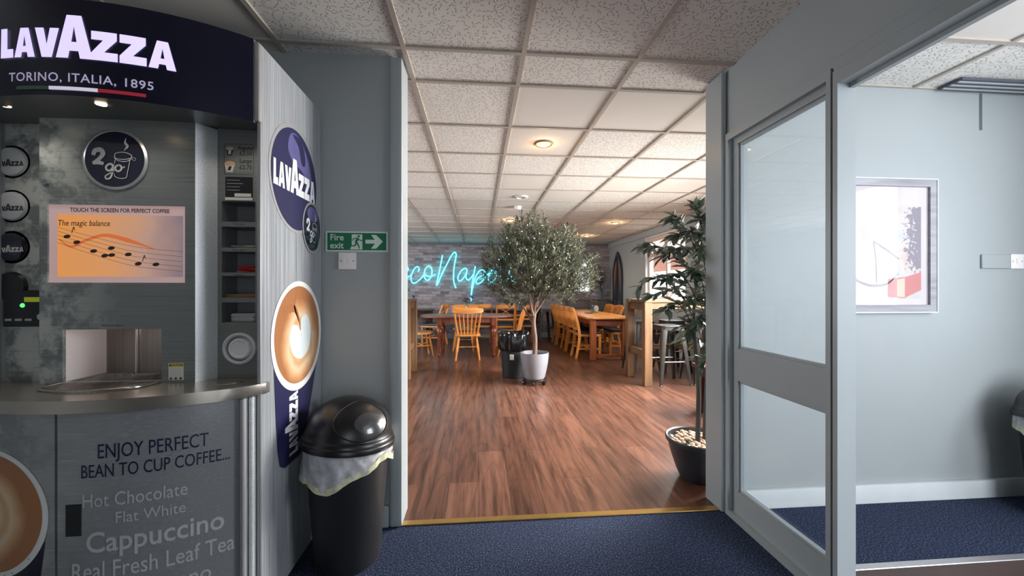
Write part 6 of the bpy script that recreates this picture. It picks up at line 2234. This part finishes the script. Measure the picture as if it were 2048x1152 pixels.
aw = bpy.data.objects.new('arched_pane', None)
COL.objects.link(aw)
struct(aw)
ax_, az_ = 2.66, 1.16
fnw = lambda a, b, d: (ax_ + a, YF - d, az_ + b)
o_out, o_in = gothic(0.46, 0.92), [(x_, z_ + 0.035) for x_, z_ in gothic(0.39, 0.80)]
arch_slab(o_out, o_in, fnw, 0.0, 0.05).build('window_frame', m_white_paint, aw, smooth=False, weld=True)
MB().flat(outline([o_in]), lambda a, b: fnw(a, b, 0.012)).build('pane', make_emit('self_lit_arch_pane', (226, 236, 240), 1.3), aw, smooth=False)  # glow imitates daylight in a mirror; the wall has no opening here
for x_ in (-0.065, 0.065):
    MB().box((ax_ + x_ - 0.010, YF - 0.045, az_ + 0.04), (ax_ + x_ + 0.010, YF - 0.013, az_ + 0.68)).build('glazing_bar', m_white_paint, aw, smooth=False)
# arched wooden shutter on the right wall
m_carved = wood('carved_brown_panel', (96, 66, 48), (168, 124, 92), 0.6, 2, 30)
m_shut_dark = simple('dark_painted_frame', (52, 56, 66), 0.5)
sh = thing('arched_shutter', 'pointed-arch carved wooden panel in a dark frame on the right wall far corner', 'wall panel', (XR, 9.28, 0.42))
fns = lambda a, b, d: (-d, -a, b)
so, si1 = gothic(0.62, 1.74), None
arch_slab(so, None, fns, 0.002, 0.022).build('backing', m_shut_dark, sh, smooth=False, weld=True)
ring_o = gothic(0.62, 1.74)
ring_i = [(x_, z_ + 0.05) for x_, z_ in gothic(0.50, 1.58)]
arch_slab(ring_o, ring_i, fns, 0.022, 0.045).build('frame', m_shut_dark, sh, smooth=False, weld=True)
for sgn in (-1, 1):
    half = [p_ for p_ in gothic(0.48, 1.55) if p_[0] * sgn >= -1e-6]
    half = [(max(0.012, abs(x_)) * sgn, z_ + 0.06) for x_, z_ in half]
    up_ = [(x_, max(z_, 0.56)) for x_, z_ in half]
    MB().flat(outline([up_]), lambda a, b: fns(a, b, 0.030)).build('carved_leaf', m_carved, sh, smooth=False)
MB().box((-0.05, -0.012, 0.06), (-0.022, 0.012, 1.60)).build('centre_bar', m_shut_dark, sh, smooth=False)
MB().box((-0.034, -0.245, 0.06), (-0.022, 0.245, 0.54)).build('lower_panel', simple('grey_lower_panel', (70, 72, 78), 0.5), sh, smooth=False)

m_sideb = simple('grey_painted_sideboard', (92, 94, 98), 0.5)
sb = thing('sideboard', 'grey painted sideboard against the brick wall under the glowing arched pane', 'sideboard', (2.72, 9.72, 0))
MB().box((-0.50, -0.20, 0.06), (0.50, 0.20, 0.96), 0.004).build('body', m_sideb, sb, smooth=False)
MB().box((-0.52, -0.215, 0.96), (0.52, 0.215, 0.99), 0.004).build('worktop', wood('brown_sideboard_top', (90, 66, 56), (130, 100, 84), 0.4, 0, 12), sb, smooth=False)
for x_ in (-0.245, 0.245):
    d_ = MB().box((x_ - 0.235, -0.222, 0.10), (x_ + 0.235, -0.201, 0.93), 0.006).build('door', m_sideb, sb, smooth=False)
    MB().lathe([(0.0, 0.02), (0.012, 0.02), (0.008, 0.0)], 14, mat=Matrix.Translation((x_ + (0.19 if x_ < 0 else -0.19), -0.222, 0.55)) @ Matrix.Rotation(pi / 2, 4, 'X')).build('knob', m_chrome, d_)
dv = thing('dried_flower_vase', 'tall glass vase of dark dried flowers in the far right corner', 'vase', (3.10, 9.70, 0.99))
MB().lathe([(0.0, 0.0), (0.07, 0.0), (0.072, 0.01), (0.066, 0.30), (0.070, 0.36), (0.064, 0.36), (0.060, 0.30), (0.066, 0.012), (0.0, 0.01)], 28).build('vase', m_vase, dv)
mb = MB()
lf = MB()
q = random.Random(6)
for k in range(34):
    a_ = q.uniform(0, 6.28)
    sp_ = q.uniform(0.02, 0.24)
    tip = Vector((sp_ * cos(a_), min(0.18, sp_ * sin(a_)), q.uniform(0.45, 0.86)))
    mb.tube([(0.02 * cos(a_), 0.02 * sin(a_), 0.02), (tip.x * 0.3, tip.y * 0.3, 0.36), tip], 0.002, 4)
    for j in range(9):
        b_ = Vector((tip.x * 0.3, tip.y * 0.3, 0.36)).lerp(tip, 0.3 + 0.7 * j / 8)
        t_ = q.uniform(0, 6.28)
        leaf(lf, b_, Vector((cos(t_), sin(t_) * 0.6 - 0.2, q.uniform(-0.2, 0.9))), Vector((0, 0, 1)), q.uniform(0.03, 0.055), 0.024)
mb.build('stems', m_stem, dv)
lf.build('dried_foliage', make_leaf('dried_dark_leaf', ((48, 48, 54), (84, 80, 84)), (110, 106, 108)), dv, angle=80)

# ------------------------------------------------------------------ outside the window
mb = MB()
mb.box((3.6, -6, -0.25), (30, 40, -0.2))
struct(mb.build('ground_outside', simple('pale_concrete', (190, 186, 178), 0.9), smooth=False))
hs = thing('brick_house', 'orange brick house seen through the dining room window', 'house', (10.5, 19.0, -0.2))
MB().box((0, -12, 0), (5, 12, 3.45)).build('wall', m_outbrick, hs, smooth=False)
MB().prism([(-0.3, 3.4), (5.3, 3.4), (2.5, 5.2)], -12.3, 12.3, mat=Matrix.Rotation(pi / 2, 4, 'X')).build('roof', simple('pale_roof_tile', (170, 150, 140), 0.8), hs, smooth=False)
gw = MB().box((7.2, 8, -0.2), (7.4, 24, 1.96)).build('garden_wall', simple('white_render', (244, 244, 240), 0.8, var=0.02), smooth=False)
tag(gw, 'bright white garden wall outside the dining room window', 'wall')
